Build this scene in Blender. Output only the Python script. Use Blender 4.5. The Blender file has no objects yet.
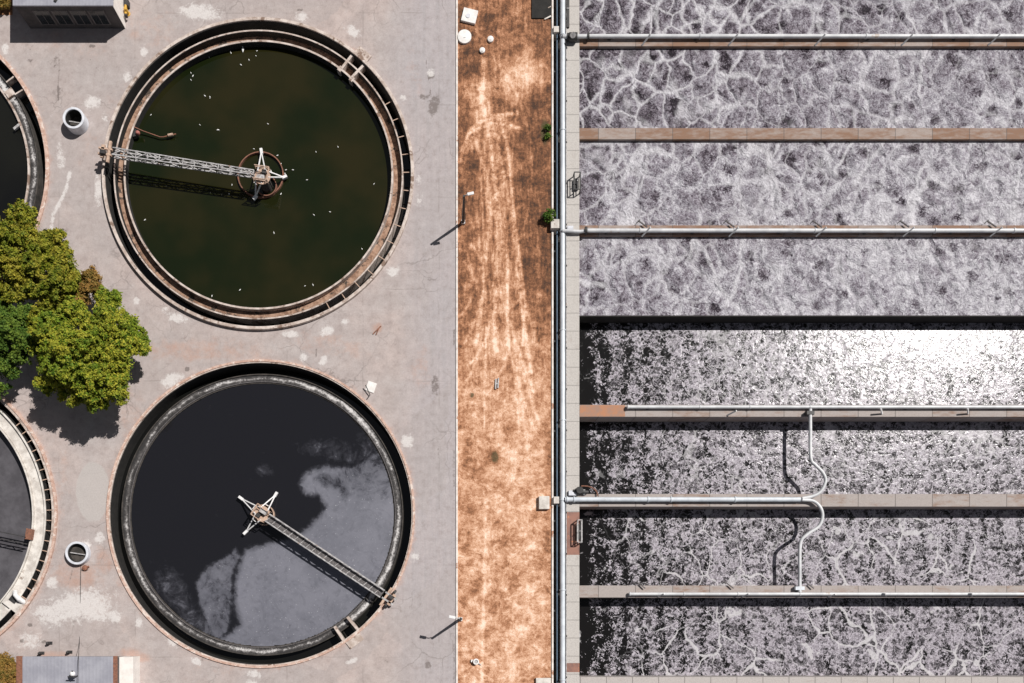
import bpy, math, random
import numpy as np
from mathutils import Vector, Matrix
random.seed(7); rng = np.random.default_rng(7)
PI = math.pi
S = 0.12            # metres per photo pixel on the ground
H = 100.0           # flying height
NX, NY = 450.0, 620.0   # the point straight below the camera
def at(px, py, z=0.0):
    k = S*(H-z)/H
    return Vector(((px-NX)*k, (NY-py)*k, z))

scene = bpy.context.scene
# ------------------------------------------------------------------ camera, sky, sun, exposure
cam = bpy.data.cameras.new('camera'); co = bpy.data.objects.new('camera', cam)
scene.collection.objects.link(co); scene.camera = co
co.location = (0, 0, H); co.rotation_euler = (0, 0, 0)
cam.sensor_width = 36; cam.sensor_fit = 'HORIZONTAL'
cam.lens = 36*(1.0/S)*H/1024
cam.shift_x = (512-NX)/1024; cam.shift_y = (NY-341.5)/1024
cam.clip_start = 1; cam.clip_end = 3000
SUNAZ = (0.825, 0.565); ELEV = math.radians(53.6)
world = bpy.data.worlds.new('World'); scene.world = world; world.use_nodes = True
wn = world.node_tree; bg = wn.nodes['Background']
sky = wn.nodes.new('ShaderNodeTexSky'); sky.sky_type = 'NISHITA'; sky.sun_disc = False
sky.sun_elevation = ELEV; sky.sun_rotation = math.atan2(SUNAZ[0], SUNAZ[1])
hs = wn.nodes.new('ShaderNodeHueSaturation'); hs.inputs['Saturation'].default_value = 0.35
sky.air_density = 0.65; sky.dust_density = 0.5
wn.links.new(sky.outputs[0], hs.inputs['Color']); wn.links.new(hs.outputs[0], bg.inputs[0]); bg.inputs[1].default_value = 0.05
sl = bpy.data.lights.new('sun', 'SUN'); so = bpy.data.objects.new('sun', sl)
scene.collection.objects.link(so)
sl.energy = 4.9; sl.angle = math.radians(0.5); sl.color = (1.0, 0.965, 0.925)
sd = Vector((SUNAZ[0]*math.cos(ELEV), SUNAZ[1]*math.cos(ELEV), math.sin(ELEV)))
so.rotation_euler = sd.to_track_quat('Z', 'Y').to_euler(); so.location = (0, 0, 80)
vs = scene.view_settings
vs.view_transform = 'Standard'; vs.look = 'None'; vs.gamma = 1; vs.use_curve_mapping = False
vs.exposure = 0.0

# ------------------------------------------------------------------ node helper
class G:
    def __init__(s, name):
        s.m = bpy.data.materials.new(name); s.m.use_nodes = True
        s.t = s.m.node_tree; s.n = s.t.nodes; s.l = s.t.links
        s.b = s.n['Principled BSDF']
        s.geo = s.n.new('ShaderNodeNewGeometry')
        s.pos = s.geo.outputs['Position']
    def put(s, inp, v):
        if isinstance(v, (int, float)): inp.default_value = v
        elif isinstance(v, (tuple, list)):
            inp.default_value = tuple(v) if len(v) == len(inp.default_value) else tuple(v)+(1,)
        else: s.l.new(v, inp)
    def math(s, op, a, b=0.0, c=None, clamp=False):
        n = s.n.new('ShaderNodeMath'); n.operation = op; n.use_clamp = clamp
        s.put(n.inputs[0], a); s.put(n.inputs[1], b)
        if c is not None: s.put(n.inputs[2], c)
        return n.outputs[0]
    def add(s, a, b): return s.math('ADD', a, b)
    def sub(s, a, b): return s.math('SUBTRACT', a, b)
    def mul(s, a, b): return s.math('MULTIPLY', a, b)
    def vmath(s, op, a, b):
        n = s.n.new('ShaderNodeVectorMath'); n.operation = op
        s.put(n.inputs[0], a)
        if op == 'SCALE': s.put(n.inputs['Scale'], b)
        else: s.put(n.inputs[1], b)
        return n.outputs[0]
    def noise(s, vec, scale=1.0, detail=2, rough=0.5, dist=0.0, color=False):
        n = s.n.new('ShaderNodeTexNoise')
        s.put(n.inputs['Vector'], vec)
        n.inputs['Scale'].default_value = scale; n.inputs['Detail'].default_value = detail
        n.inputs['Roughness'].default_value = rough; n.inputs['Distortion'].default_value = dist
        return n.outputs['Color'] if color else n.outputs['Fac']
    def vor(s, vec, scale=1.0, feature='DISTANCE_TO_EDGE', out='Distance', rnd=1.0):
        n = s.n.new('ShaderNodeTexVoronoi'); n.feature = feature
        s.put(n.inputs['Vector'], vec); n.inputs['Scale'].default_value = scale
        n.inputs['Randomness'].default_value = rnd
        return n.outputs[out]
    def warp(s, vec, scale, amp, detail=2):
        c = s.noise(vec, scale, detail, color=True)
        c = s.vmath('SUBTRACT', c, (0.5, 0.5, 0.5))
        return s.vmath('ADD', vec, s.vmath('SCALE', c, amp))
    def sstep(s, v, a, b, lo=0.0, hi=1.0):
        n = s.n.new('ShaderNodeMapRange'); n.interpolation_type = 'SMOOTHSTEP'
        s.put(n.inputs['Value'], v); s.put(n.inputs['From Min'], a); s.put(n.inputs['From Max'], b)
        s.put(n.inputs['To Min'], lo); s.put(n.inputs['To Max'], hi)
        return n.outputs[0]
    def mix(s, f, a, b):
        n = s.n.new('ShaderNodeMix'); n.data_type = 'RGBA'
        s.put(n.inputs['Factor'], f); s.put(n.inputs[6], a); s.put(n.inputs[7], b)
        return n.outputs[2]
    def xyz(s, v):
        n = s.n.new('ShaderNodeSeparateXYZ'); s.l.new(v, n.inputs[0]); return n.outputs
    def comb(s, x, y, z=0.0):
        n = s.n.new('ShaderNodeCombineXYZ'); s.put(n.inputs[0], x); s.put(n.inputs[1], y); s.put(n.inputs[2], z)
        return n.outputs[0]
    def attr(s, name):
        n = s.n.new('ShaderNodeAttribute'); n.attribute_name = name; return n.outputs['Fac']
    def bump(s, h, strength=0.5, dist=0.1):
        n = s.n.new('ShaderNodeBump'); s.put(n.inputs['Height'], h)
        s.put(n.inputs['Strength'], strength); n.inputs['Distance'].default_value = dist
        s.l.new(n.outputs[0], s.b.inputs['Normal'])
    def done(s, color, rough=0.8, metal=0.0, spec=None):
        s.put(s.b.inputs['Base Color'], color); s.put(s.b.inputs['Roughness'], rough)
        s.put(s.b.inputs['Metallic'], metal)
        if spec is not None: s.put(s.b.inputs['Specular IOR Level'], spec)
        return s.m
def simple(name, c1, c2, scale=1.5, rough=0.7, metal=0.0, streak=None, bump=0.2, c3=None, th=0.6):
    g = G(name); v = g.pos
    if streak: v = g.vmath('MULTIPLY', v, streak)
    n = g.noise(v, scale, 5, 0.65)
    col = g.mix(g.sstep(n, 0.35, 0.65), c1, c2)
    if c3:
        n3 = g.noise(g.vmath('ADD', v, (31, 7, 3)), scale*0.6, 4, 0.7)
        col = g.mix(g.sstep(n3, th, th+0.08), col, c3)
    g.bump(g.noise(g.pos, 9, 4), bump, 0.03)
    return g.done(col, rough, metal)

# ------------------------------------------------------------------ materials
def px_coords(g):   # x and y in "photo pixels" of world length (0.12 m), plain world coordinates
    return g.vmath('SCALE', g.pos, 1/S)

def mat_pavement():
    g = G('weathered concrete paving'); P = px_coords(g)
    big = g.noise(P, 0.012, 4, 0.6); mid = g.noise(P, 0.06, 6, 0.7); fine = g.noise(P, 0.7, 3, 0.7)
    x, y, _ = g.xyz(P)
    col = g.mix(g.sstep(big, 0.35, 0.65), (0.495, 0.41, 0.38), (0.44, 0.395, 0.38))
    col = g.mix(g.sstep(mid, 0.3, 0.75, 0, 0.75), col, (0.33, 0.275, 0.26))
    col = g.mix(g.mul(g.attr('lane'), 0.6), col, (0.40, 0.375, 0.395))
    streakn = g.noise(g.vmath('MULTIPLY', P, (0.25, 0.012, 1)), 1.0, 4, 0.6)
    col = g.mix(g.mul(g.attr('lane'), g.sstep(streakn, 0.4, 0.7, 0, 0.5)), col, (0.33, 0.31, 0.315))
    # separate pours of slightly different tone
    pc = g.n.new('ShaderNodeTexVoronoi'); g.put(pc.inputs['Vector'], g.warp(P, 0.02, 22, 3)); pc.inputs['Scale'].default_value = 1/75
    pt = g.xyz(pc.outputs['Color'])[0]
    col = g.mix(g.sstep(pt, 0.2, 0.9, 0, 0.45), col, (0.36, 0.32, 0.31))
    m2 = g.noise(P, 0.14, 6, 0.78)
    col = g.mix(g.sstep(m2, 0.48, 0.72, 0, 0.5), col, (0.23, 0.185, 0.17))
    col = g.mix(g.sstep(m2, 0.5, 0.28, 0, 0.4), col, (0.54, 0.49, 0.475))
    # rust bleeding
    r = g.attr('rust'); rn = g.noise(P, 0.09, 5, 0.7)
    col = g.mix(g.sstep(g.add(r, g.mul(g.sub(rn, 0.5), 2.2)), 0.3, 1.3, 0, 0.6), col, (0.45, 0.26, 0.19))
    # crack network
    W = g.warp(g.warp(P, 0.03, 30, 3), 0.25, 4, 3)
    cr = g.vor(W, 0.016); crm = g.noise(P, 0.01, 2)
    crack = g.mul(g.sstep(cr, 0.0, 0.012, 1, 0), g.sstep(crm, 0.45, 0.62, 0, 0.55))
    cr2 = g.vor(g.vmath('ADD', W, (500, 200, 0)), 0.045)
    crack2 = g.mul(g.sstep(cr2, 0.0, 0.03, 1, 0), g.sstep(g.noise(P, 0.02, 2), 0.56, 0.66, 0, 0.5))
    col = g.mix(g.math('MAXIMUM', crack, crack2), col, (0.17, 0.145, 0.135))
    jx = g.math('ABSOLUTE', g.sub(g.math('FRACT', g.math('DIVIDE', g.add(g.xyz(g.warp(P, .05, 1.5))[0], 11.0), 76.0)), 0.5))
    jy = g.math('ABSOLUTE', g.sub(g.math('FRACT', g.math('DIVIDE', g.add(g.xyz(g.warp(P, .05, 1.5))[1], 37.0), 92.0)), 0.5))
    jn = g.math('MAXIMUM', g.sstep(jx, 0.493, 0.4995), g.sstep(jy, 0.494, 0.4995))
    col = g.mix(g.mul(jn, g.sstep(g.noise(P, 0.03, 4, 0.7), 0.42, 0.6, 0, 0.6)), col, (0.2, 0.17, 0.155))
    # darker dirt specks
    sp = g.noise(P, 0.22, 6, 0.8)
    col = g.mix(g.sstep(sp, 0.6, 0.72, 0, 0.6), col, (0.24, 0.21, 0.2))
    d = g.attr('dark'); dn = g.noise(P, 0.3, 4, 0.7)
    col = g.mix(g.sstep(g.add(d, g.mul(g.sub(dn, 0.5), 1.1)), 0.45, 0.75, 0, 0.8), col, (0.14, 0.115, 0.105))
    # pale repair patches and splashes
    l = g.attr('pale'); ln = g.noise(g.warp(P, 0.2, 6, 2), 0.17, 6, 0.8)
    col = g.mix(g.sstep(g.add(l, g.mul(g.sub(ln, 0.5), 3.0)), 0.36, 0.95, 0, 0.8), col, (0.66, 0.63, 0.61))
    l = g.attr('slab')
    col = g.mix(g.sstep(g.add(l, g.mul(g.sub(ln, 0.5), 0.25)), 0.45, 0.55, 0, 0.8), col, (0.45, 0.42, 0.40))
    col = g.mix(g.sstep(fine, 0.3, 0.8, 0, 0.3), col, (0.24, 0.2, 0.19))
    g.bump(g.add(fine, mid), 0.25, 0.04)
    return g.done(col, 0.9)

def mat_dirt():
    g = G('dry dirt and dead grass'); P = px_coords(g)
    tone = g.attr('tone')
    a = g.noise(g.warp(P, 0.05, 14), 0.045, 7, 0.72)
    b = g.noise(P, 0.3, 6, 0.75); c = g.noise(P, 1.1, 3, 0.7)
    ver = g.noise(g.vmath('MULTIPLY', g.warp(P, 0.02, 10), (0.35, 0.02, 1)), 1.0, 4, 0.65)
    hor = g.noise(g.vmath('MULTIPLY', g.warp(P, 0.03, 16), (0.035, 0.1, 1)), 1.0, 4, 0.65)
    y = g.xyz(P)[1]
    low = g.sstep(y, 120, 320)            # the upper part carries wheel ruts, the lower part is patchy
    trk = g.mul(g.attr('track'), g.sstep(g.noise(P, 0.16, 4, 0.7), 0.34, 0.54, 0.45, 1.0))
    v = g.add(g.add(tone, trk), g.mul(g.sub(a, 0.5), 0.8))
    v = g.add(v, g.mul(g.sub(b, 0.5), 0.9))
    v = g.add(v, g.mul(g.mul(g.sub(ver, 0.5), 0.55), g.add(0.3, low)))
    blot = g.noise(g.warp(P, 0.04, 22, 3), 0.085, 5, 0.62)
    v = g.add(v, g.mul(g.sub(blot, 0.5), 1.0))
    v = g.add(v, g.mul(g.mul(g.sub(hor, 0.5), 0.9), g.sub(1.0, low)))
    v = g.add(v, g.mul(g.sub(c, 0.5), 0.55))
    n = g.n.new('ShaderNodeValToRGB'); g.put(n.inputs[0], v)
    e = n.color_ramp.elements
    e[0].position = 0.0; e[0].color = (0.06, 0.03, 0.018, 1)
    e[1].position = 1.0; e[1].color = (0.86, 0.66, 0.52, 1)
    for p_, c_ in ((0.25, (0.185, 0.078, 0.036, 1)), (0.48, (0.40, 0.185, 0.095, 1)), (0.72, (0.66, 0.39, 0.25, 1))):
        k = e.new(p_); k.color = c_
    col = n.outputs[0]
    vg = g.attr('veg')
    col = g.mix(g.sstep(g.add(vg, g.mul(g.sub(b, 0.5), 1.2)), 0.4, 0.8, 0, 0.85), col, (0.07, 0.06, 0.025))
    g.bump(g.add(b, g.mul(c, 0.5)), 0.55, 0.12)
    return g.done(col, 0.95)

def foam_common(g):
    P = px_coords(g)
    W = g.warp(g.warp(P, 0.018, 34, 2), 0.09, 9, 3)
    return P, W
def fil(g, P, scale, width, seed, det=3):      # thin froth strings
    q = g.noise(g.vmath('ADD', g.warp(P, scale*0.7, 1.6/scale, 2), (seed, seed*.7, 0)), scale, det, 0.55)
    return g.sstep(g.math('ABSOLUTE', g.sub(q, 0.5)), 0.0, width, 1, 0)
def mat_foam():
    g = G('aerated mixed liquor under foam'); P, W = foam_common(g)
    x, y, _ = g.xyz(P)
    xg = g.sstep(x, 125, 520); up_ = g.sstep(y, 330, 600)
    young = g.mul(g.sub(1.0, g.mul(xg, 0.6)), g.add(0.4, g.mul(up_, 0.6)))     # strong cells at the inlet end
    big = g.noise(P, 0.017, 3)
    W2 = g.vmath('MULTIPLY', W, (1.12, 0.85, 1))
    V1 = g.vor(W2, 1/25)
    gate = g.sstep(g.noise(P, 0.013, 3), 0.40, 0.60)
    w1 = g.add(0.035, g.mul(gate, 0.05))
    vein1 = g.mul(g.sstep(V1, 0.0, g.add(w1, 0.02), 0.95, 0), g.math('MINIMUM', 1.0, g.add(g.mul(young, 0.95), g.mul(gate, 0.3))))
    V0 = g.vor(g.vmath('MULTIPLY', g.vmath('ADD', W, (300, 90, 0)), (1.25, 0.6, 1)), 1/70)
    vein0 = g.mul(g.sstep(V0, 0.008, g.add(0.015, g.mul(g.noise(P, 0.03, 2), 0.055)), 1, 0), g.sstep(g.noise(P, 0.012, 2), 0.48, 0.6, 0, 0.85))
    veins = g.math('MAXIMUM', vein1, vein0)
    f1 = fil(g, P, 0.085, 0.035, 11); f2 = fil(g, P, 0.16, 0.05, 77); f3 = fil(g, P, 0.33, 0.08, 200)
    fils = g.math('MAXIMUM', g.mul(f1, 0.65), g.math('MAXIMUM', g.mul(f2, 0.75), g.mul(f3, 0.6)))
    sw2 = g.noise(g.warp(P, 0.12, 10, 1), 0.21, 4, 0.6, 2.2)
    mid = g.noise(g.warp(P, 0.08, 12, 2), 0.11, 4, 0.62, 0.8)
    fine = g.noise(P, 0.95, 3, 0.7)
    # round boils with rings, one per cell of a second pattern
    F1 = g.vor(g.warp(P, 0.06, 8, 2), 1/19, 'F1')
    cellc = g.xyz(g.vor(g.warp(P, 0.06, 8, 2), 1/19, 'F1', 'Color'))[0]
    gb = g.sstep(cellc, 0.22, 0.45)
    boil = g.mul(g.sstep(g.add(F1, g.mul(g.sub(sw2, 0.5), 0.5)), 0.10, 0.40, 1, 0), gb)
    ringz = g.mul(g.mul(g.math('SINE', g.add(g.mul(F1, 38.0), g.mul(mid, 16.0))), g.sstep(F1, 0.5, 0.3)), gb)
    cover = g.add(g.mul(xg, 0.16), g.mul(g.sub(big, 0.5), 0.55))
    cover = g.add(cover, g.mul(g.sub(1.0, up_), 0.17))
    t = g.add(0.29, cover)
    t = g.add(t, g.mul(fils, 0.36))
    t = g.add(t, g.mul(g.sub(mid, 0.5), 1.5))
    t = g.add(t, g.mul(g.sub(sw2, 0.5), 1.15))
    t = g.add(t, g.mul(g.sub(fine, 0.5), 0.3))
    t = g.sub(t, g.mul(boil, 0.46))
    t = g.add(t, g.mul(ringz, 0.05))
    t = g.sub(t, g.mul(g.sstep(V1, 0.04, 0.3), g.mul(young, 0.16)))
    t = g.sub(t, g.sstep(g.add(x, g.mul(g.sub(sw2, .5), 60)), 170, 127, 0, 0.14))
    n = g.n.new('ShaderNodeValToRGB'); g.put(n.inputs[0], t); e = n.color_ramp.elements
    e[0].position = 0.0; e[0].color = (0.028, 0.022, 0.028, 1)
    e[1].position = 0.95; e[1].color = (0.58, 0.565, 0.60, 1)
    for p_, c_ in ((0.2, (0.080, 0.063, 0.080, 1)), (0.40, (0.20, 0.175, 0.205, 1)), (0.66, (0.345, 0.325, 0.365, 1))):
        k = e.new(p_); k.color = c_
    col = g.mix(g.mul(veins, g.add(0.5, g.mul(fine, 0.5))), n.outputs[0], (0.70, 0.685, 0.715))
    hgt = g.add(g.add(g.mul(fils, 0.35), g.mul(sw2, 1.3)), g.add(g.mul(fine, 0.25), g.mul(veins, 0.35)))
    hgt = g.add(g.sub(hgt, g.mul(boil, 0.8)), g.mul(ringz, 0.10))
    hgt = g.add(hgt, g.mul(g.sstep(V1, 0.0, 0.35), 2.2))       # every cell is a low dome of rising water
    hgt = g.add(hgt, g.mul(mid, 2.5))
    g.bump(hgt, 0.9, 0.15)
    g.b.inputs['IOR'].default_value = 1.36
    return g.done(col, g.add(0.24, g.mul(veins, 0.3)), 0, 0.5)
def mat_ripple(name, veinamt, cover0, ior, sil):
    g = G(name); P, W = foam_common(g)
    x, y, _ = g.xyz(P)
    xg = g.sstep(x, 128, 330)
    Pw = g.warp(P, 0.025, 26, 3)
    xw = g.xyz(Pw)[0]
    rows = g.math('SINE', g.mul(xw, 2*PI/20.5))                       # aerator rows across the basin
    colm = g.noise(g.vmath('MULTIPLY', Pw, (0.07, 0.035, 1)), 1.0, 3)
    sp = g.noise(g.warp(P, 0.15, 7, 2), 0.17, 4, 0.62, 0.8)
    sp2 = g.noise(g.warp(P, 0.4, 3, 1), 0.42, 4, 0.68, 0.8)
    sp3 = g.noise(P, 1.0, 2, 0.7)
    f1 = fil(g, P, 0.11, 0.04, 31); f2 = fil(g, P, 0.22, 0.06, 91)
    fl = g.math('MAXIMUM', f1, g.mul(f2, 0.8))
    Pc = g.warp(P, 0.05, 10, 2)
    Fd = g.vor(g.vmath('MULTIPLY', Pc, (1/20.5, 1/12.0, 1)), 1.0, 'F1', 'Distance', 0.42)
    rd = g.xyz(g.vor(g.vmath('MULTIPLY', Pc, (1/20.5, 1/12.0, 1)), 1.0, 'F1', 'Color', 0.42))[0]
    hole = g.sub(g.add(Fd, g.mul(g.sub(sp2, 0.5), 0.75)), g.mul(g.sub(rd, 0.52), 0.8))
    hole = g.sstep(hole, 0.16, 0.34)                                   # 0 inside the dark upwellings
    cl_ = g.noise(g.warp(P, 0.05, 18, 2), 0.05, 3, 0.6)
    Fs = g.vor(g.warp(P, 0.3, 3, 2), 1/4.6, 'F1'); rs = g.xyz(g.vor(g.warp(P, 0.3, 3, 2), 1/4.6, 'F1', 'Color'))[1]
    pits = g.sstep(g.sub(Fs, g.mul(g.sub(rs, 0.50), 1.3)), 0.16, 0.30)  # small black gaps in the froth
    cov_ = g.add(g.add(g.mul(g.sub(cl_, 0.5), 1.5), g.mul(g.sub(xg, 0.5), 0.45)), cover0+0.02)
    cov_ = g.add(cov_, g.mul(rows, 0.20))
    cov_ = g.sub(cov_, g.sstep(g.add(x, g.mul(g.sub(colm, 0.5), 90)), 172, 112, 0, 0.75))
    base_f = g.add(g.add(g.mul(g.sub(sp, 0.5), 2.0), g.mul(g.sub(sp2, 0.5), 1.8)), cov_)
    base_f = g.add(base_f, g.mul(fl, 0.42))
    foam = g.sstep(base_f, -0.02, 0.16)
    foam = g.mul(foam, g.math('MAXIMUM', g.mul(fl, 0.8), g.mul(g.add(0.12, g.mul(hole, 0.88)), g.add(0.12, g.mul(pits, 0.88)))))
    V1 = g.vor(g.vmath('MULTIPLY', W, (1.1, 0.8, 1)), 1/30)
    gate = g.sstep(g.noise(P, 0.013, 2), 0.50, 0.64)
    wv = g.add(0.016, g.mul(g.mul(gate, g.noise(P, 0.06, 3)), 0.055))
    vein = g.mul(g.sstep(V1, g.mul(wv, .3), wv, 1, 0), g.mul(g.sstep(x, 150, 215), g.add(0.2, gate)))
    vein = g.math('MINIMUM', g.mul(vein, veinamt*1.3), 1.0)
    blobs = g.mul(g.sstep(g.noise(g.warp(P, 0.08, 14, 2), 0.05, 3, 0.5), 0.66, 0.70), veinamt*0.9)
    vein = g.math('MAXIMUM', vein, blobs)
    c = g.mix(foam, (0.008, 0.0075, 0.0075), g.mix(g.sstep(g.add(sp2, g.mul(g.sub(sp3, .5), .6)), 0.36, 0.66), (0.16, 0.142, 0.162), (0.46, 0.43, 0.475)))
    c = g.mix(g.mul(g.math('MINIMUM', vein, 1.0), g.add(0.45, g.mul(sp3, 0.7))), c, (0.50, 0.485, 0.50))
    hgt = g.add(g.mul(sp, 1.3), g.add(g.mul(sp2, 0.45), g.mul(hole, 0.35)))
    hgt = g.add(hgt, g.mul(rows, 0.12))
    hgt = g.mul(g.sub(hgt, 0.9), g.add(0.35, g.mul(foam, 0.65)))
    g.bump(hgt, 0.5, 0.045)
    g.b.inputs['IOR'].default_value = ior
    # froth strings are matt, open water between them is glossy
    crack = g.vor(g.vmath('MULTIPLY', g.vmath('ADD', W, (40, 170, 0)), (1.3, 0.9, 1)), 1/22)
    matt = g.mul(g.sstep(crack, 0.0, 0.04, 0.8, 0), g.sstep(g.noise(P, 0.02, 2), 0.40, 0.55))
    matt = g.mul(g.math('MAXIMUM', matt, 0.12), foam)
    matt = g.math('MAXIMUM', matt, vein)
    c = g.mix(g.mul(g.mul(foam, g.sstep(crack, 0.0, 0.03, 0.4, 0)), g.sstep(g.noise(P, 0.02, 2), 0.42, 0.55)), c, (0.20, 0.19, 0.20))
    return g.done(c, g.add(0.13, g.mul(matt, 0.45)), 0, 0.5)

def mat_tankwater(name, c1, c2, rough=0.06):
    g = G(name); P = px_coords(g)
    n = g.noise(P, 0.012, 3)
    col = g.mix(g.sstep(n, 0.35, 0.65), c1, c2)
    g.bump(g.noise(P, 0.3, 3), 0.03, 0.05)
    return g.done(col, rough, 0, 0.5)
def mat_scumwater():
    g = G('dark water with lavender grey scum film'); P = px_coords(g)
    s = g.attr('scum')
    W = g.warp(g.warp(P, 0.05, 14, 3), 0.2, 5, 2)
    n1 = g.noise(W, 0.06, 6, 0.65); n2 = g.noise(P, 0.35, 5, 0.75)
    n3 = g.noise(g.warp(g.warp(P, 0.022, 46, 2), 0.07, 14, 2), 0.10, 7, 0.68)
    v = g.add(s, g.mul(g.sub(n1, 0.5), 0.5))
    v = g.add(v, g.mul(g.sub(n2, 0.5), 0.3))
    v = g.add(v, g.mul(g.sub(n3, 0.5), 1.1))
    f = g.sstep(v, 0.16, 0.95)
    edge = g.sstep(v, 0.43, 0.49, 0.6, 1.0)
    f = g.mul(f, edge)
    stre = g.noise(W, 0.03, 5, 0.6)
    col = g.mix(g.sstep(stre, 0.35, 0.65), (0.135, 0.137, 0.165), (0.165, 0.166, 0.197))
    col = g.mix(g.sstep(n3, 0.48, 0.7, 0, 0.45), col, (0.07, 0.072, 0.088))
    col = g.mix(g.sstep(n2, 0.60, 0.72, 0, 0.5), col, (0.34, 0.34, 0.37))
    spk = g.sstep(g.noise(P, 0.75, 1, 0.5), 0.735, 0.78)
    col = g.mix(spk, col, (0.5, 0.5, 0.52))
    c = g.mix(f, (0.012, 0.012, 0.015), col)
    g.bump(n2, g.mul(f, 0.12), 0.05)
    return g.done(c, g.add(0.08, g.mul(f, 0.4)), 0, 0.5)
def mat_greyscum():
    g = G('still water under a dull scum skin'); P = px_coords(g)
    n2 = g.noise(P, 0.25, 6, 0.75); n1 = g.noise(P, 0.04, 4, 0.7)
    col = g.mix(g.sstep(n1, 0.35, 0.65), (0.062, 0.058, 0.065), (0.10, 0.095, 0.105))
    col = g.mix(g.sstep(n2, 0.6, 0.75, 0, 0.7), col, (0.03, 0.028, 0.03))
    g.bump(n2, 0.1, 0.05)
    return g.done(col, 0.5)
def mat_scumband():
    g = G('mottled scum band'); P = px_coords(g)
    n = g.noise(g.warp(P, 0.1, 8), 0.12, 6, 0.72); n2 = g.noise(P, 0.6, 4, 0.75)
    lo = g.noise(P, 0.012, 2)
    r = g.attr('across')
    c0 = g.add(0.5, g.mul(g.sub(g.noise(P, 0.05, 3), 0.5), 1.2))      # the froth line wanders across the trough
    v = g.add(g.mul(n, 0.9), g.mul(g.sub(n2, 0.5), 0.8))
    v = g.add(v, g.mul(g.sub(lo, 0.5), 0.9))
    v = g.add(v, g.sub(0.17, g.mul(g.math('ABSOLUTE', g.sub(r, c0)), 0.75)))
    n_ = g.n.new('ShaderNodeValToRGB'); g.put(n_.inputs[0], v); e = n_.color_ramp.elements
    e[0].position = 0.25; e[0].color = (0.02, 0.018, 0.018, 1)
    e[1].position = 0.74; e[1].color = (0.60, 0.58, 0.57, 1)
    k = e.new(0.47); k.color = (0.085, 0.078, 0.076, 1)
    g.bump(n2, 0.3, 0.05)
    return g.done(n_.outputs[0], 0.7)
def mat_wall(name, rusty, base=(0.36, 0.315, 0.285), joint=37.0, axis=0, stain=(0.24, 0.135, 0.085), jd=0.8):
    g = G(name); P = px_coords(g)
    x, y, _ = g.xyz(P)
    u = x if axis == 0 else y
    v2 = g.vmath('MULTIPLY', P, (0.3, 1, 1) if axis == 0 else (1, 0.3, 1))
    n = g.noise(v2, 0.25, 6, 0.7); n2 = g.noise(P, 0.9, 3, 0.7)
    cell = g.math('FLOOR', g.math('DIVIDE', u, joint))
    wn_ = g.n.new('ShaderNodeTexWhiteNoise'); wn_.noise_dimensions = '1D'; g.l.new(cell, wn_.inputs['W'])
    rnd = wn_.outputs['Value']
    f = g.sstep(g.add(g.add(n, g.mul(g.sub(rnd, 0.5), 0.28)), rusty), 0.42, 0.8)
    col = g.mix(f, base, stain)
    col = g.mix(g.sstep(n2, 0.35, 0.8, 0, 0.4), col, (0.17, 0.15, 0.14))
    fr = g.math('ABSOLUTE', g.sub(g.math('FRACT', g.math('DIVIDE', u, joint)), 0.5))
    col = g.mix(g.sstep(fr, 0.5-0.55/joint*1.2, 0.5, 0, jd), col, (0.08, 0.07, 0.065))
    g.bump(n2, 0.3, 0.04)
    return g.done(col, 0.9)
def mat_leaf(name, ca, cb, cc):
    g = G(name)
    n = g.noise(g.pos, 0.55, 4, 0.7); n2 = g.noise(g.pos, 3.0, 2)
    col = g.mix(g.sstep(n, 0.38, 0.62), ca, cb)
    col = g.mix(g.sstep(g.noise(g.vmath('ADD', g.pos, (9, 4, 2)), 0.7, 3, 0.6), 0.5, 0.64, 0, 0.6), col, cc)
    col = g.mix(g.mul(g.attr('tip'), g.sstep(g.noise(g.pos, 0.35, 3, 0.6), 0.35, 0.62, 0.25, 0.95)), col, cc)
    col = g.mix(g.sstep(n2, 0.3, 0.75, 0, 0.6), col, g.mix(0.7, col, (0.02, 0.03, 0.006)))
    g.b.inputs['Transmission Weight'].default_value = 0.0
    return g.done(col, 0.6, 0, 0.12)
def mat_ribroof():
    g = G('ribbed grey roof sheet'); P = px_coords(g); x = g.xyz(P)[0]
    r = g.math('SINE', g.mul(x, 2*PI/3.4))
    n = g.noise(P, 0.07, 5, 0.7)
    col = g.mix(g.sstep(n, 0.35, 0.65), (0.27, 0.27, 0.31), (0.34, 0.34, 0.38))
    col = g.mix(g.sstep(r, 0.6, 1.0, 0, 0.12), col, (0.15, 0.15, 0.17))
    g.bump(r, 0.3, 0.008)
    return g.done(col, 0.6)

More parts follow.
